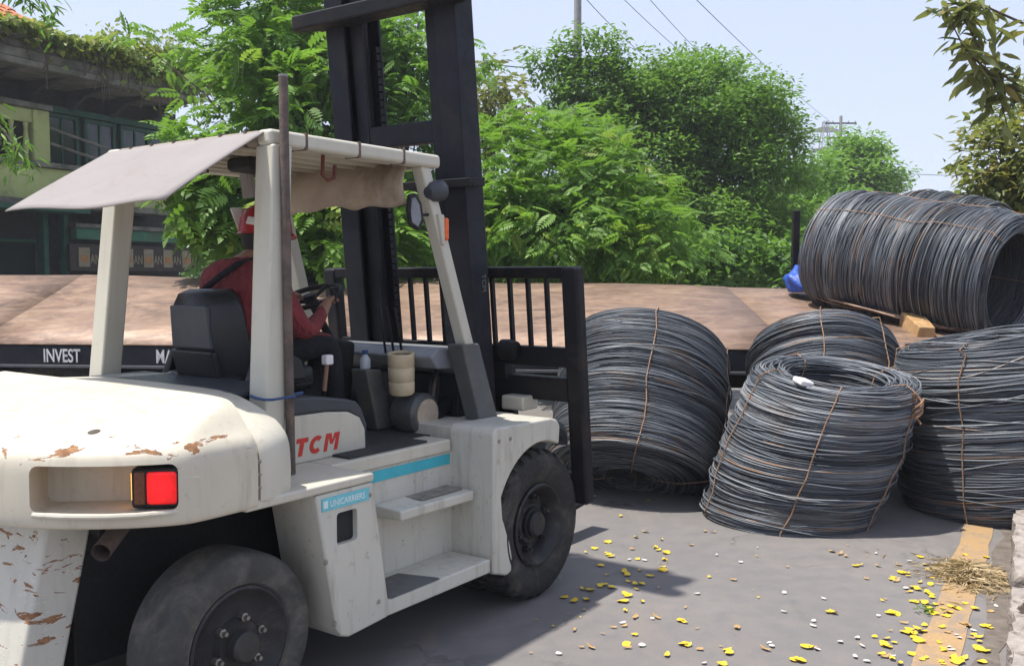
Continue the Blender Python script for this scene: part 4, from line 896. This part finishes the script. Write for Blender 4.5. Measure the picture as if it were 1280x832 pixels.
fr = T_frond(); fr2 = T_frond(6, .42, .17, .30); lf = T_leaf(.22); lfn = T_leaf(.13, .03, .18)
tree('broadleaf_tree', 'feathery tree with big pinnate leaves between the green house and the forklift roof', 'tree', M['leaf_fresh'], fr2,
     [(350,65,14.5,66,80,1.5),(385,160,14,55,80,1.5),(305,135,14.5,40,48,1.1),(400,60,15,55,70,1.5),(345,0,15,62,45,1.5),(228,62,15.5,55,18,.7)], 165, 11, .23, .36, (-3.7, 15.2, 0), .13, 'trees behind the trailer')
tree('broadleaf_tree', 'low sapling whose bright leaves show under the forklift roof beside the red helmet', 'tree', M['leaf_fresh'], fr2,
     [(285,240,12.4,50,40,.8),(250,205,12.6,26,28,.6),(400,290,12.4,50,55,.9),(310,290,12.4,36,26,.6),(455,300,12.6,50,50,.9)], 170, 9, .21, .42, (-2.9, 12.8, 0), .07, 'trees behind the trailer', limbs=7, tone0=.5)
tree('broadleaf_tree', 'dense leafy tree directly behind the forklift mast', 'tree', M['leaf_mid'], fr,
     [(490,170,16,80,120,1.8),(520,80,16.5,70,70,1.6),(450,60,16.5,60,70,1.5),(500,290,15.5,80,60,1.4)], 270, 12, .26, .34, (-1.8, 16.8, 0), .14, 'trees behind the trailer', bark='bark_dark', tone0=.35)
tree('broadleaf_tree', 'thin airy tree with sparse twigs right of the forklift mast top', 'tree', M['leaf_dry'], lf,
     [(605,120,19,42,50,.9),(625,150,19,40,40,.9)], 46, 22, .26, .22, (-.6, 19.4, 0), .07, 'trees behind the trailer', tone0=.55)
tree('broadleaf_tree', 'bright green tree with layered feathery sprays in front of the darkest tree', 'tree', M['leaf_fresh'], fr,
     [(660,210,14.6,80,65,1.3),(745,240,14.3,75,70,1.3),(690,290,13.8,110,55,1.3),(800,300,13.6,70,50,1.1),(620,270,14,60,70,1.1),(710,175,15,60,30,1.0)], 340, 12, .22, .28, (1.0, 15.0, 0), .11, 'trees behind the trailer', tone0=.5)
tree('broadleaf_tree', 'tallest dark bushy tree with a rounded crown right of the middle', 'tree', M['leaf_deep'], lf,
     [(850,190,24,120,105,2.4),(905,150,24,75,65,2.0),(930,230,24,75,95,2.2),(820,130,24,70,55,1.8),(790,230,23.5,90,100,2.0),(965,175,24,35,45,1.3),(880,300,23,110,60,1.8),(950,320,23,60,45,1.5),(760,150,24,55,60,1.6),(860,105,24.5,60,35,1.5)], 560, 160, .31, .155, (4.3, 24.6, 0), .30, 'trees behind the trailer', bark='bark_dark', limbs=14, tone0=.45)
tree('broadleaf_tree', 'slender dark-topped tree climbing around the concrete pole', 'tree', M['leaf_deep'], lf,
     [(716,110,23,16,50,.6),(755,105,23,16,34,.6),(694,92,23,22,12,.6),(735,165,23,50,40,1.2),(760,66,23,8,22,.4),(716,66,23,11,26,.4),(676,78,23,14,7,.3),(735,45,23,10,8,.3)], 120, 80, .24, .17, (2.0, 23.4, 0), .12, 'trees behind the trailer', bark='bark_dark', tone0=.25)
tree('broadleaf_tree', 'pale lime-green tree far back to the right of the tallest tree', 'tree', M['leaf_lime'], lf,
     [(1070,215,42,32,40,2.0),(1072,185,42,18,22,1.2),(1095,230,42,26,22,1.6),(1045,240,42,26,26,1.6)], 150, 80, .42, .28, (15.2, 42.5, 0), .2, 'trees behind the trailer', tone0=.6)
tree('broadleaf_tree', 'mid-green tree between the tallest tree and the lime-green one', 'tree', M['leaf_mid'], lf,
     [(1015,240,34,34,42,2.0),(1000,290,33,40,50,2.0),(1050,275,34,40,35,2.0)], 160, 80, .42, .26, (10.6, 34.5, 0), .2, 'trees behind the trailer', tone0=.5)
# the far belt of trees that closes the view
bl = [(px, 318+rng.uniform(-10, 12), 46+rng.uniform(-3, 3), 70, 40, 2.5) for px in range(150, 1500, 65)]
cp, cd = blob_points(bl, 520, .5); per = 60; n = 520*per
P = np.repeat(cp, per, 0)+rng.normal(0, .5, (n, 3)); az = rng.uniform(0, 6.283, n)
o = cloud('tree_belt', M['leaf_deep'], None, lf, P, np.stack([np.cos(az), np.sin(az), rng.normal(-.2, .4, n)], 1), .42*rng.uniform(.7, 1.3, n), rng.normal(.3, .2, n)); tag(o, 'far belt of dark trees closing the view along the road', 'trees')
bl = [(px, 330, 19.5, 60, 26, 1.0) for px in range(380, 1010, 70)]
cp, cd = blob_points(bl, 240, .4); per = 60; n = 240*per
P = np.repeat(cp, per, 0)+rng.normal(0, .22, (n, 3)); P[:, 2] = np.maximum(P[:, 2], .05); az = rng.uniform(0, 6.283, n)
o = cloud('undergrowth', M['leaf_mid'], None, lf, P, np.stack([np.cos(az), np.sin(az), rng.normal(-.2, .4, n)], 1), .24*rng.uniform(.7, 1.3, n), rng.normal(.25, .2, n)); tag(o, 'dark undergrowth beneath the trees behind the trailer', 'shrubs')
for k, (px, d, r_) in enumerate(((870,20.5,.16),(940,21,.13),(770,19.5,.09),(690,17,.07),(905,21,.11))):
    b0 = at(px, 355, d); b0.z = 0; q = [b0, b0+Vector((.04,0,.8)), b0+Vector((.08,.05,1.6)), b0+Vector((.16,.1,2.3))]
    o = MB().tube(q, 0, 10, rs=[r_*1.2, r_, r_*.85, r_*.5]).build('tree_trunk', M['bark_dark']); tag(o, ('thick', 'second thickest', 'thin', 'thinnest pale', 'slim')[k]+' dark trunk standing in the undergrowth behind the trailer', 'tree trunk', 'trunks in the undergrowth')

# overhanging branches near the viewer: each large leaf is a piece
def leaf_mesh(name, V0, F0, mat):
    me = bpy.data.meshes.new(name); me.from_pydata([tuple(v) for v in V0], [], [tuple(f) for f in F0]); me.materials.append(mat)
    a = me.attributes.new('tone', 'FLOAT', 'POINT'); a.data.foreach_set('value', np.full(len(V0), TONE, np.float32)); me.polygons.foreach_set('use_smooth', [True]*len(me.polygons)); return me
def blade(L=1, W=.16):
    V = [(0,0,0),(.15,W*.55,.02),(.15,-W*.55,.02),(.15,0,-.01),(.45,W,.0),(.45,-W,.0),(.45,0,-.035),(.8,W*.55,-.06),(.8,-W*.55,-.06),(.8,0,-.09),(1,0,-.16)]
    F = [(0,3,1),(0,2,3),(1,3,6,4),(3,2,5,6),(4,6,9,7),(6,5,8,9),(7,9,10),(9,8,10)]; return np.array(V), F
def near_tree(name, label, base, trunk, sprays, mat, size, per, W, droop, group=None):
    global TONE
    root = empty(name, base); tag(root, label, 'tree', group); ob = Vector(base); Vb, Fb = blade(1, W); meshes = []
    for TONE in (.05, .3, .5, .7, .9, 1.0): meshes.append(leaf_mesh('leaf', Vb, Fb, mat))
    MB().tube([Vector(p)-ob for p in trunk], 0, 10, rs=[.14*(1-.6*i/(len(trunk)-1)) for i in range(len(trunk))]).build('trunk', M['bark'], root)
    leaves = []
    for (pts, cnt, rr) in sprays:
        q = [at(*p)-ob for p in pts]; MB().tube(q, 0, 6, rs=[rr*(1-.75*i/(len(q)-1)) for i in range(len(q))]).build('branch', M['bark'], root)
        for k in range(cnt):
            t = rng.uniform(.15, 1)*(len(q)-1); i = min(int(t), len(q)-2); p = q[i].lerp(q[i+1], t-i)
            for m in range(per):
                az = rng.uniform(0, 6.283); d = Vector((math.cos(az), math.sin(az)*.8, rng.normal(-droop, .35))).normalized()
                leaves.append((p+Vector(rng.normal(0, .05, 3)), d, size*rng.uniform(.6, 1.25)))
    order = sorted(range(len(leaves)), key=lambda i: (leaves[i][0]+ob-Vector((0,0,1.77))).length)
    for k, i in enumerate(order[:300]):
        p, d, s = leaves[i]; o = bpy.data.objects.new('leaf', meshes[int(rng.choice(6, p=[.15,.25,.25,.2,.1,.05]))]); C.objects.link(o); o.parent = root
        o.matrix_basis = Matrix.Translation(p) @ (d.to_track_quat('X', 'Z').to_matrix().to_4x4() @ Matrix.Rotation(rng.normal(0, .6), 4, 'X')) @ Matrix.Scale(s, 4)
    rest = order[300:]
    if rest:
        P = np.array([leaves[i][0] for i in rest]); D = np.array([leaves[i][1] for i in rest]); S_ = np.array([leaves[i][2] for i in rest])
        cloud('foliage', mat, root, T_leaf(W*1.1, .03, .15), P, D, S_, rng.normal(.5, .25, len(P)), .5)
    return root
near_tree('roadside_tree', 'roadside tree whose dusty leaves hang into the upper right corner', (7.0, 9.6, 0), [(7,9.6,0),(6.9,9.5,1.6),(6.6,9.3,3.0),(6.2,9.0,4.4)],
  [([(1330,130,8.2),(1290,118,8),(1255,108,7.9),(1230,85,7.8),(1205,60,7.7),(1190,30,7.7)],22,.02),([(1330,125,8.2),(1280,112,8),(1248,90,7.9),(1222,95,7.8),(1205,92,7.8)],14,.014),([(1330,60,8),(1280,30,7.9),(1240,12,7.8),(1200,6,7.8),(1178,4,7.8)],20,.014),
   ([(1240,96,7.9),(1252,130,7.9),(1262,170,7.9)],9,.010),([(1225,60,7.8),(1205,25,7.8),(1215,-10,7.8)],12,.010),([(1255,108,7.9),(1243,70,7.9),(1236,20,7.9)],12,.010)], M['leaf_dry'], .20, 3, .15, .45)
tree('roadside_tree', 'dusty yellow-green bush tree rising behind the big lying coil at the right edge', 'tree', M['leaf_bush'], lf,
     [(1268,205,12,48,60,.9),(1285,150,12,45,50,.8),(1262,245,12,30,32,.8),(1300,250,12,50,50,.8)], 90, 40, .20, .17, (6.9, 12.3, 0), .09, tone0=.62)
near_tree('roadside_tree', 'tree off to the left whose dark leaf sprays hang into the upper left corner', (-7.0, 9.0, 0), [(-7,9,0),(-6.9,8.9,2),(-6.6,8.7,3.6),(-6.2,8.4,5)],
  [([(-120,60,8.2),(-60,100,8),(-20,130,7.9),(5,165,7.8),(28,195,7.8),(42,212,7.8)],26,.018),([(-120,20,8.2),(-40,-40,8),(10,-30,7.9),(30,-5,7.9),(48,14,7.9)],26,.018),([(-60,100,8),(-15,150,7.9),(8,190,7.9),(14,205,7.9)],14,.01),([(10,-30,7.9),(45,-20,7.9),(62,10,7.9),(66,26,7.9)],10,.008)], M['leaf_mid'], .13, 4, .10, .55)

# ------------------------------------------------------------------ green and yellow house on the left
BO = Vector((-10.1, 18.9, 0)); BA = math.atan2(.894, .447); bd = empty('shop_house', BO, BA); tag(bd, 'old two-storey shop house with mossy eaves, orange tiles, yellow balcony wall and green frames', 'house')
M['mossy'] = plain('mossy_concrete', (.20,.185,.155), .95, var=.55, scale=2.5, bump=.4, grime=(.075,.08,.055))
M['yellow_wall'] = plain('yellow_green_wall', (.42,.46,.19), .9, var=.2, scale=1.6, grime=(.22,.24,.12))
M['green_frame'] = plain('green_frame', (.022,.095,.062), .6, var=.3, scale=6)
M['green_beam'] = plain('green_beam', (.045,.16,.095), .7, var=.35, scale=3, grime=(.07,.10,.06))
M['dark_wall'] = plain('dark_wall', (.05,.05,.05), .9, var=.4)
M['tile'] = plain('orange_roof_tile', (.50,.17,.075), .85, var=.3, scale=5, grime=(.28,.11,.06))
M['sign_cream'] = plain('cream_sign', (.30,.25,.17), .7, var=.25, scale=3); M['sign_dark'] = plain('dark_sign', (.05,.04,.035), .7, var=.3); M['sign_orange'] = plain('orange_sign', (.42,.20,.07), .7, var=.2)
UL, UR = -9.0, 6.3
def bx(name, u0, u1, y0, y1, z0, z1, mat, bev=.02, par=None): return MB().box(u0, u1, y0, y1, z0, z1).build(name, M[mat] if isinstance(mat, str) else mat, par or bd, bevel=bev)
bx('wall', UL, UR, 1.7, 7, 0, 6.0, 'dark_wall')
ev = bx('eaves', UL, UR-.9, .0, 1.9, 6.0, 6.14, 'mossy', .03)
bx('cornice', UL, UR-.95, .06, .3, 6.142, 6.36, 'mossy', .04, ev); bx('cornice', UL, UR-1.0, .14, .5, 6.362, 6.54, 'mossy', .04, ev); bx('gutter', UL, UR-1.1, -.04, .26, 6.542, 6.60, 'mossy', .02, ev)
for u in np.arange(UL+.4, UR-1, 1.15): MB().prism([(.25,5.998),(1.70,5.998),(1.70,5.55),(1.45,5.6),(1.0,5.85)], 'x', u, u+.12).build('eaves_bracket', M['dark_wall'], bd, bevel=.015)
rf = MB().add([(UL,.30,6.60),(2.9,.30,6.60),(.3,4.6,9.1),(UL,4.6,9.1)], [(0,1,2,3)]).build('roof', M['tile'], bd)
tb = bmesh.new(); vs = []; nseg = 6
for i in range(nseg+1):
    a = math.pi*i/nseg; x = .115*math.cos(a); z = .055*math.sin(a); vs.append((tb.verts.new((x, 0, z)), tb.verts.new((x*.9, .34, z*.9+.0)), tb.verts.new((x*.82, 0, z*.72))))
for a, b_ in zip(vs[:-1], vs[1:]): tb.faces.new((a[0], b_[0], b_[1], a[1])); tb.faces.new((a[2], b_[2], b_[0], a[0]))
tm = bpy.data.meshes.new('roof_tile'); tb.to_mesh(tm); tb.free(); smooth_mesh(tm, 50); tm.materials.append(M['tile']); sl = math.atan2(2.5, 4.3)
for row in range(11):
    for k in range(27):
        u = 3.0-.235*k-.0; y = .22+.285*row*math.cos(sl)
        if u > 2.9-.62*(y-.3) or row*27+k > 296: continue
        o = bpy.data.objects.new('roof_tile', tm); C.objects.link(o); o.parent = bd; o.location = (u, y, 6.625+(y-.3)*math.tan(sl)+rng.normal(0, .006)); o.rotation_euler = (sl-.05+rng.normal(0, .015), 0, rng.normal(0, .02))
# balcony
bx('balcony_wall', UL, 5.2, .95, 1.06, 3.42, 4.12, 'yellow_wall'); bl_ = bx('balcony_ledge', UL, 5.25, .86, 1.12, 4.122, 4.24, 'mossy', .03); bx('balcony_slab', UL, 5.3, .9, 1.9, 3.28, 3.418, 'mossy')
bx('pillar', 1.55, 1.95, .96, 1.25, 4.242, 5.35, 'yellow_wall', .03); bx('parapet', UL, 1.548, 1.0, 1.1, 5.05, 5.35, 'yellow_wall', .02); bx('parapet_coping', UL, 2.0, .9, 1.3, 5.352, 5.48, 'mossy', .03)
for u in np.arange(-3.0, 1.5, .34): MB().lathe([(.05,4.242),(.05,4.34),(.035,4.36),(.075,4.55),(.05,4.78),(.04,4.92),(.055,5.0),(.055,5.048)], Matrix.Translation((u, 1.05, 0)), 12).build('baluster', M['yellow_wall'], bd)
for z0, z1 in ((4.75, 4.30), (4.42, 4.30)):
    MB().tube([(1.96, 1.0, z0+.25),(3.4, 1.0, z0-.0),(5.2, 1.0, z1)], .035, 8).build('handrail', M['mossy'], bd)
for u0 in (2.3, 3.35, 4.4, 5.3):
    f = MB().box(u0, u0+.08, 1.58, 1.69, 4.0, 5.45).box(u0+.82, u0+.90, 1.58, 1.69, 4.0, 5.45).box(u0+.081, u0+.819, 1.585, 1.69, 5.36, 5.45).box(u0+.081, u0+.819, 1.585, 1.69, 4.0, 4.08).box(u0+.43, u0+.48, 1.60, 1.685, 4.081, 5.359).build('window', M['green_frame'], bd, bevel=.01)
    MB().box(u0+.082, u0+.428, 1.63, 1.645, 4.082, 5.358).build('pane', M['glass'], f); MB().box(u0+.482, u0+.818, 1.63, 1.645, 4.082, 5.358).build('pane', M['glass'], f)
bx('lintel', 2.2, 6.25, 1.55, 1.698, 5.47, 5.62, 'green_frame'); 
# ground floor: beam, sign, shutters
bx('beam', 2.55, 6.3, .95, 1.15, 2.60, 2.86, 'green_beam', .015); bx('beam_trim', 2.5, 6.3, .90, 1.20, 2.862, 2.96, 'mossy', .015); bx('awning', UL, 2.45, .35, 1.0, 3.14, 3.26, 'green_frame', .02)
sg = bx('sign_board', 2.4, 6.3, 1.0, 1.08, 1.88, 2.50, 'sign_dark', .01)
for k in range(6):
    u = 2.62+.62*k
    MB().box(u, u+.30, .985, .999, 1.98, 2.42).build('sign_panel', M['sign_cream'], sg, bevel=.004); MB().box(u+.05, u+.25, .975, .984, 2.10, 2.24).build('sign_stripe', M['sign_orange'], sg, bevel=.004)
    text('sign_lettering', 'AN', .30, M['sign_cream'], sg, Matrix.Translation((u+.32, .995, 2.06)) @ TEXT_R, sx=.62, offset=.004)
for u in (-4.0, -1.6, .7, 1.9, 2.42): bx('column', u, u+.12, 1.2, 1.4, 0, 3.27, 'green_frame', .01)
for u in (-3.8, -1.4, .85): bx('shop_window', u, u+1.05, 1.5, 1.54, .4, 2.5, 'glass', .004); bx('shop_transom', u, u+1.05, 1.44, 1.50, 2.502, 2.58, 'green_frame', .01)
# creeper along the gutter
n = 9500; u = rng.uniform(UL+5, UR-.2, n); hang = rng.exponential(.16, n); P = np.stack([u, rng.normal(.06, .24, n), 6.72-np.where(rng.random(n) < .42, hang, -np.minimum(rng.exponential(.17, n), .6)*np.where(u < 2.6, .30, 1.0))*(.5+.9*np.clip((u-1.5)/3, 0, 1))+.07*np.sin(u*3.1)], 1)
az = rng.uniform(0, 6.283, n); Dv = np.stack([np.cos(az)*.7, -np.abs(np.sin(az))*.7, rng.normal(-.3, .5, n)], 1)
cr = empty('creeper', BO, BA); tag(cr, 'yellow-green creeper spilling over the mossy eaves of the shop house', 'plant')
cloud('foliage', M['vine'], cr, T_leaf(.3), P, Dv, .15*rng.uniform(.6, 1.4, n), rng.normal(.62, .25, n), .7)
b = MB()
for k in range(26):
    u0 = rng.uniform(.5, 5.4); L = rng.uniform(.2, 1.0); b.tube([(u0, .0, 6.6),(u0+.05, -.06, 6.5),(u0+rng.normal(0, .1), -.05, 6.5-L)], .012, 5)
st_ = b.build('vine_stem', M['bark'], cr); st_['kind'] = 'stuff'

# ------------------------------------------------------------------ poles, wires, pylon
M['pole'] = plain('concrete_pole', (.30,.29,.28), .85, var=.2, scale=5)
M['cable'] = plain('cable', (.05,.05,.055), .6)
def upole(label, px, d, ztop, r, arms):
    p = at(px, 300, d); p.z = 0; o = empty('utility_pole', p); tag(o, label, 'utility pole')
    MB().tube([(0,0,0),(0,0,ztop)], 0, 14, rs=[r*1.3, r*.8]).build('pole_shaft', M['pole'], o)
    for z, L in arms:
        ca = MB().box(-L/2, L/2, -.06, .06, z-.06, z+.06).build('crossarm', M['bark_dark'], o)
        for x in (-L/2+.1, -L/4, L/4, L/2-.1): MB().lathe([(.03,z+.06),(.06,z+.10),(.03,z+.14),(.06,z+.18),(.0001,z+.24)], Matrix.Translation((x,0,0)), 10).build('insulator', M['pole'], ca)
    return p
p1 = upole('concrete utility pole rising behind the slender dark-topped tree', 721, 25, 10.0, .11, ((9.6,1.4),))
p2 = upole('far utility pole with two crossarms over the lime-green tree', 1048, 80, 15.0, .16, ((14.4,2.6),(13.2,2.2)))
p3 = upole('farthest short utility pole with a crossarm just above the big lying coil', 1121, 95, 11.9, .15, ((11.2,3.4),(10.2,2.0)))
def wire(label, a, b, sag, r=.016, group='overhead wires'):
    pts = [Vector(a).lerp(Vector(b), t/16)+Vector((0, 0, -sag*4*(t/16)*(1-t/16))) for t in range(17)]
    o = MB().tube(pts, r, 5).build('power_line', M['cable']); tag(o, label, 'wire', group)
wire('highest overhead wire crossing the sky towards the far pole', at(840, -30, 28), at(1046, 158, 80), .25, .013)
wire('overhead wire second from the right in the sky', at(795, -20, 26), at(905, 95, 45), .1, .010)
wire('overhead wire third from the right in the sky', at(765, -15, 26), at(885, 92, 45), .1, .010)
wire('leftmost overhead wire dropping from the pole top to the dark tree', at(728, -6, 25), at(835, 92, 34), .15, .010)
wire('short level wire between the airy tree and the concrete pole', at(500, 62, 21), at(722, 88, 25), .1, .014)
wire('low level wire in the gap right of the lime-green tree', at(1110, 216, 95), at(1330, 219, 95), .2, .03)
py = at(1029, 300, 170); py.z = 0; pyo = empty('transmission_pylon', py); tag(pyo, 'faint lattice transmission pylon far off behind the tallest tree', 'pylon')
b = MB(); H_ = 29.0; hw = lambda z: 3.0*(1-z/H_)+.35
for sx in (-1, 1):
    for sy in (-1, 1): b.tube([(sx*hw(0), sy*hw(0), 0),(sx*hw(H_), sy*hw(H_), H_)], .09, 4)
    zs = np.linspace(0, H_, 14)
    for z0, z1 in zip(zs[:-1], zs[1:]):
        for s in (-1, 1): b.tube([(-s*hw(z0), sx*hw(z0), z0),(s*hw(z1), sx*hw(z1), z1)], .05, 4)
b.build('lattice', M['pole'], pyo)
for z in (20, 23.5, 27): MB().prism([(-4.2,z),(4.2,z),(.5,z+1.0),(-.5,z+1.0)], 'y', -.12, .12).build('arm', M['pole'], pyo)

# ------------------------------------------------------------------ petals, leaves and litter on the road
def petal_mesh(name, mat, W, curl, seed):
    rr = random.Random(seed); V = []; n = 9
    V.append((0, 0, .004))
    for k in range(n):
        a = 2*math.pi*k/n; r_ = .5*(1+rr.uniform(-.22, .22)); V.append((r_*math.cos(a), W*r_*math.sin(a), curl*.6*(math.cos(a)**2)*rr.uniform(.5, 1.2)+.004))
    me = bpy.data.meshes.new(name); me.from_pydata(V, [], [(0, 1+k, 1+(k+1) % n) for k in range(n)]); me.materials.append(mat); return me
def petalmat(name, c):
    m = plain(name, c, .6, var=.25, scale=30, bump=0); return m
PM = {'y': [petal_mesh('petal', petalmat('yellow_petal', (.66,.46,.03)), w_, c, i) for i, (w_, c) in enumerate(((.8,.22),(.6,.35),(.95,.15)))],
      'w': [petal_mesh('petal', petalmat('pale_scrap', (.62,.58,.52)), w_, c, 10+i) for i, (w_, c) in enumerate(((.5,.2),(.8,.1)))],
      'o': [petal_mesh('petal', petalmat('dry_leaf', (.42,.26,.10)), w_, c, 20+i) for i, (w_, c) in enumerate(((.45,.3),(.6,.25)))]}
spots = '135,182y 170,165y 178,203y 172,198y 270,137y 298,180y 304,186y 325,193y 320,212y 312,237y 318,240y 235,183o 268,213w 283,255y 215,245y 222,252y 243,276y 55,312y 80,322y 115,318y 104,290y 124,292y 180,285y 160,278y 218,303y 224,308y 211,322y 365,373y 374,378y 243,365o 210,380w 214,388o 185,392o 220,438y 222,446o 372,436y 384,440y 328,466y 80,400o 125,445o 488,452y 494,460y 475,490y 668,478y 684,480y 600,434w 590,450o 608,442w 700,443y 716,446o 728,450w 758,351y 772,353y 720,375w 718,388w 745,315w 430,136o 450,138o 392,172o 768,189y 790,196o 805,202o 830,228y 842,226y 955,246y 966,248y 945,225o 975,215w 890,228o 1018,225y 985,285y 996,290y 1022,298y 1030,303y 1012,322y 1020,328y 965,288w 925,353y 940,356y 975,398y 985,410y 998,396y 1008,403y 990,420y 1000,428y 968,405y 908,438y 916,443y 900,463y 910,470o 790,430w 835,420w 850,442w 830,470w 930,468w 862,482w 1088,338y 1102,342y 1150,342y 1120,383o 1130,388o 1176,388y 1186,393y 1160,418y 1090,472y 1105,480y 1120,474y 1098,486y 1160,450y 1172,455y 1168,485y 1100,412w 1108,420w 1145,400w 1080,445w 1086,452w 415,450o 260,440w 427,487w 300,365o 515,393o 860,262o 940,268o 525,218w 408,302w 640,350w 1075,405o 1205,335w 40,462w 640,300w 505,265o 1190,350o 1140,420o 960,380o 1040,355y 1060,330o 885,195w 1030,345y'
LAB = {'y': 'small yellow petal lying on the grey road', 'w': 'tiny pale scrap of litter lying on the grey road', 'o': 'small dry brown leaf lying on the grey road'}
GRP = {'y': 'yellow petals scattered on the road', 'w': 'pale scraps scattered on the road', 'o': 'dry leaves scattered on the road'}
NAME = {'y': 'petal', 'w': 'litter_scrap', 'o': 'fallen_leaf'}; CATS = {'y': 'petal', 'w': 'litter', 'o': 'leaf'}
def drop(kind, p, s):
    o = bpy.data.objects.new(NAME[kind], PM[kind][int(rng.integers(len(PM[kind])))]); C.objects.link(o); o.location = (p.x, p.y, .009); o.scale = (s, s, s); o.rotation_euler = (rng.normal(0, .12), rng.normal(0, .12), rng.uniform(0, 6.28)); 
    px_ = 640+p.x/p.y*FPX; wh = 'beside the forklift front wheel' if px_ < 850 and p.y > 4.9 else 'on or beside the yellow road line' if px_ > 1110 else 'in front of the open-topped coil' if p.y > 5.6 else 'on the open road nearest the viewer'
    tag(o, LAB[kind].replace('lying on the grey road', 'lying '+wh), CATS[kind], GRP[kind])
for s in spots.split():
    k = s[-1]; a_, b_ = s[:-1].split(','); p = onz(680+float(a_)*.46875, 600+float(b_)*.46875, .005); drop(k, p, {'y': .052, 'w': .034, 'o': .048}[k]*rng.uniform(.75, 1.2))
for i in range(46):
    p = onz(rng.uniform(640, 1225), rng.uniform(672, 830)**1.0, .005); drop(rng.choice(['w','o','y'], p=[.22,.53,.25]), p, rng.uniform(.012, .032))
for i in range(62):
    k_ = rng.random(); p = onz(rng.normal(1165, 38), rng.uniform(690, 830), .005) if k_ < .6 else onz(rng.normal(775, 45), rng.normal(712, 32), .005); drop('y', p, rng.uniform(.022, .045))
# straw heap and a green sprig on the yellow line
c = onz(1212, 722, 0); n = 2200; az = rng.uniform(0, 6.283, n); rad = np.abs(rng.normal(0, .135, n)); hh = .07*np.exp(-(rad/.16)**2)
P = np.stack([c.x+rad*np.cos(az)*.95, c.y+rad*np.sin(az)*1.25, .008+hh*rng.uniform(.2, 1.1, n)], 1); az2 = rng.uniform(0, 6.283, n)
M['straw'] = leafmat('dry_straw', (.22,.155,.08), (.48,.37,.21), .12)
V0 = np.array([(0,-.02,0),(.5,.02,.05),(1,-.02,-.02),(.5,.06,.05)], float)
o = cloud('straw_heap', M['straw'], None, (V0, np.array([(0,1,2),(1,3,2)]), None), P, np.stack([np.cos(az2), np.sin(az2), rng.normal(-.05, .12, n)], 1), rng.uniform(.04, .13, n), rng.uniform(0, 1, n), .6); tag(o, 'loose heap of dry straw on the yellow road line beside the kerb', 'straw')
c = onz(1160, 765, 0); n = 26; az = rng.uniform(0, 6.283, n)
o = cloud('sprig', M['leaf_mid'], None, lf, np.stack([c.x+rng.normal(0, .03, n), c.y+rng.normal(0, .03, n), np.full(n, .012)+rng.uniform(0, .02, n)], 1), np.stack([np.cos(az), np.sin(az), np.full(n, .2)], 1), np.full(n, .034), rng.normal(.3, .2, n)); o['kind'] = 'thing'; tag(o, 'small green sprig lying on the edge of the yellow road line', 'sprig')

# ------------------------------------------------------------------ warm daytime haze: one closed box of even air round everything
hz = bpy.data.materials.new('haze_air'); hz.use_nodes = True; ht = hz.node_tree; ht.nodes.remove(ht.nodes['Principled BSDF'])
pv = ht.nodes.new('ShaderNodeVolumePrincipled'); pv.inputs['Color'].default_value = (.93, .95, 1, 1); pv.inputs['Density'].default_value = .0013; pv.inputs['Anisotropy'].default_value = .2
ht.links.new(pv.outputs[0], ht.nodes['Material Output'].inputs['Volume'])
tag(MB().box(-420, 420, -420, 820, -1, 34).build('haze', hz, None, smooth=False), 'thin pale daytime haze hanging in the air over the whole street', 'haze', kind='stuff')
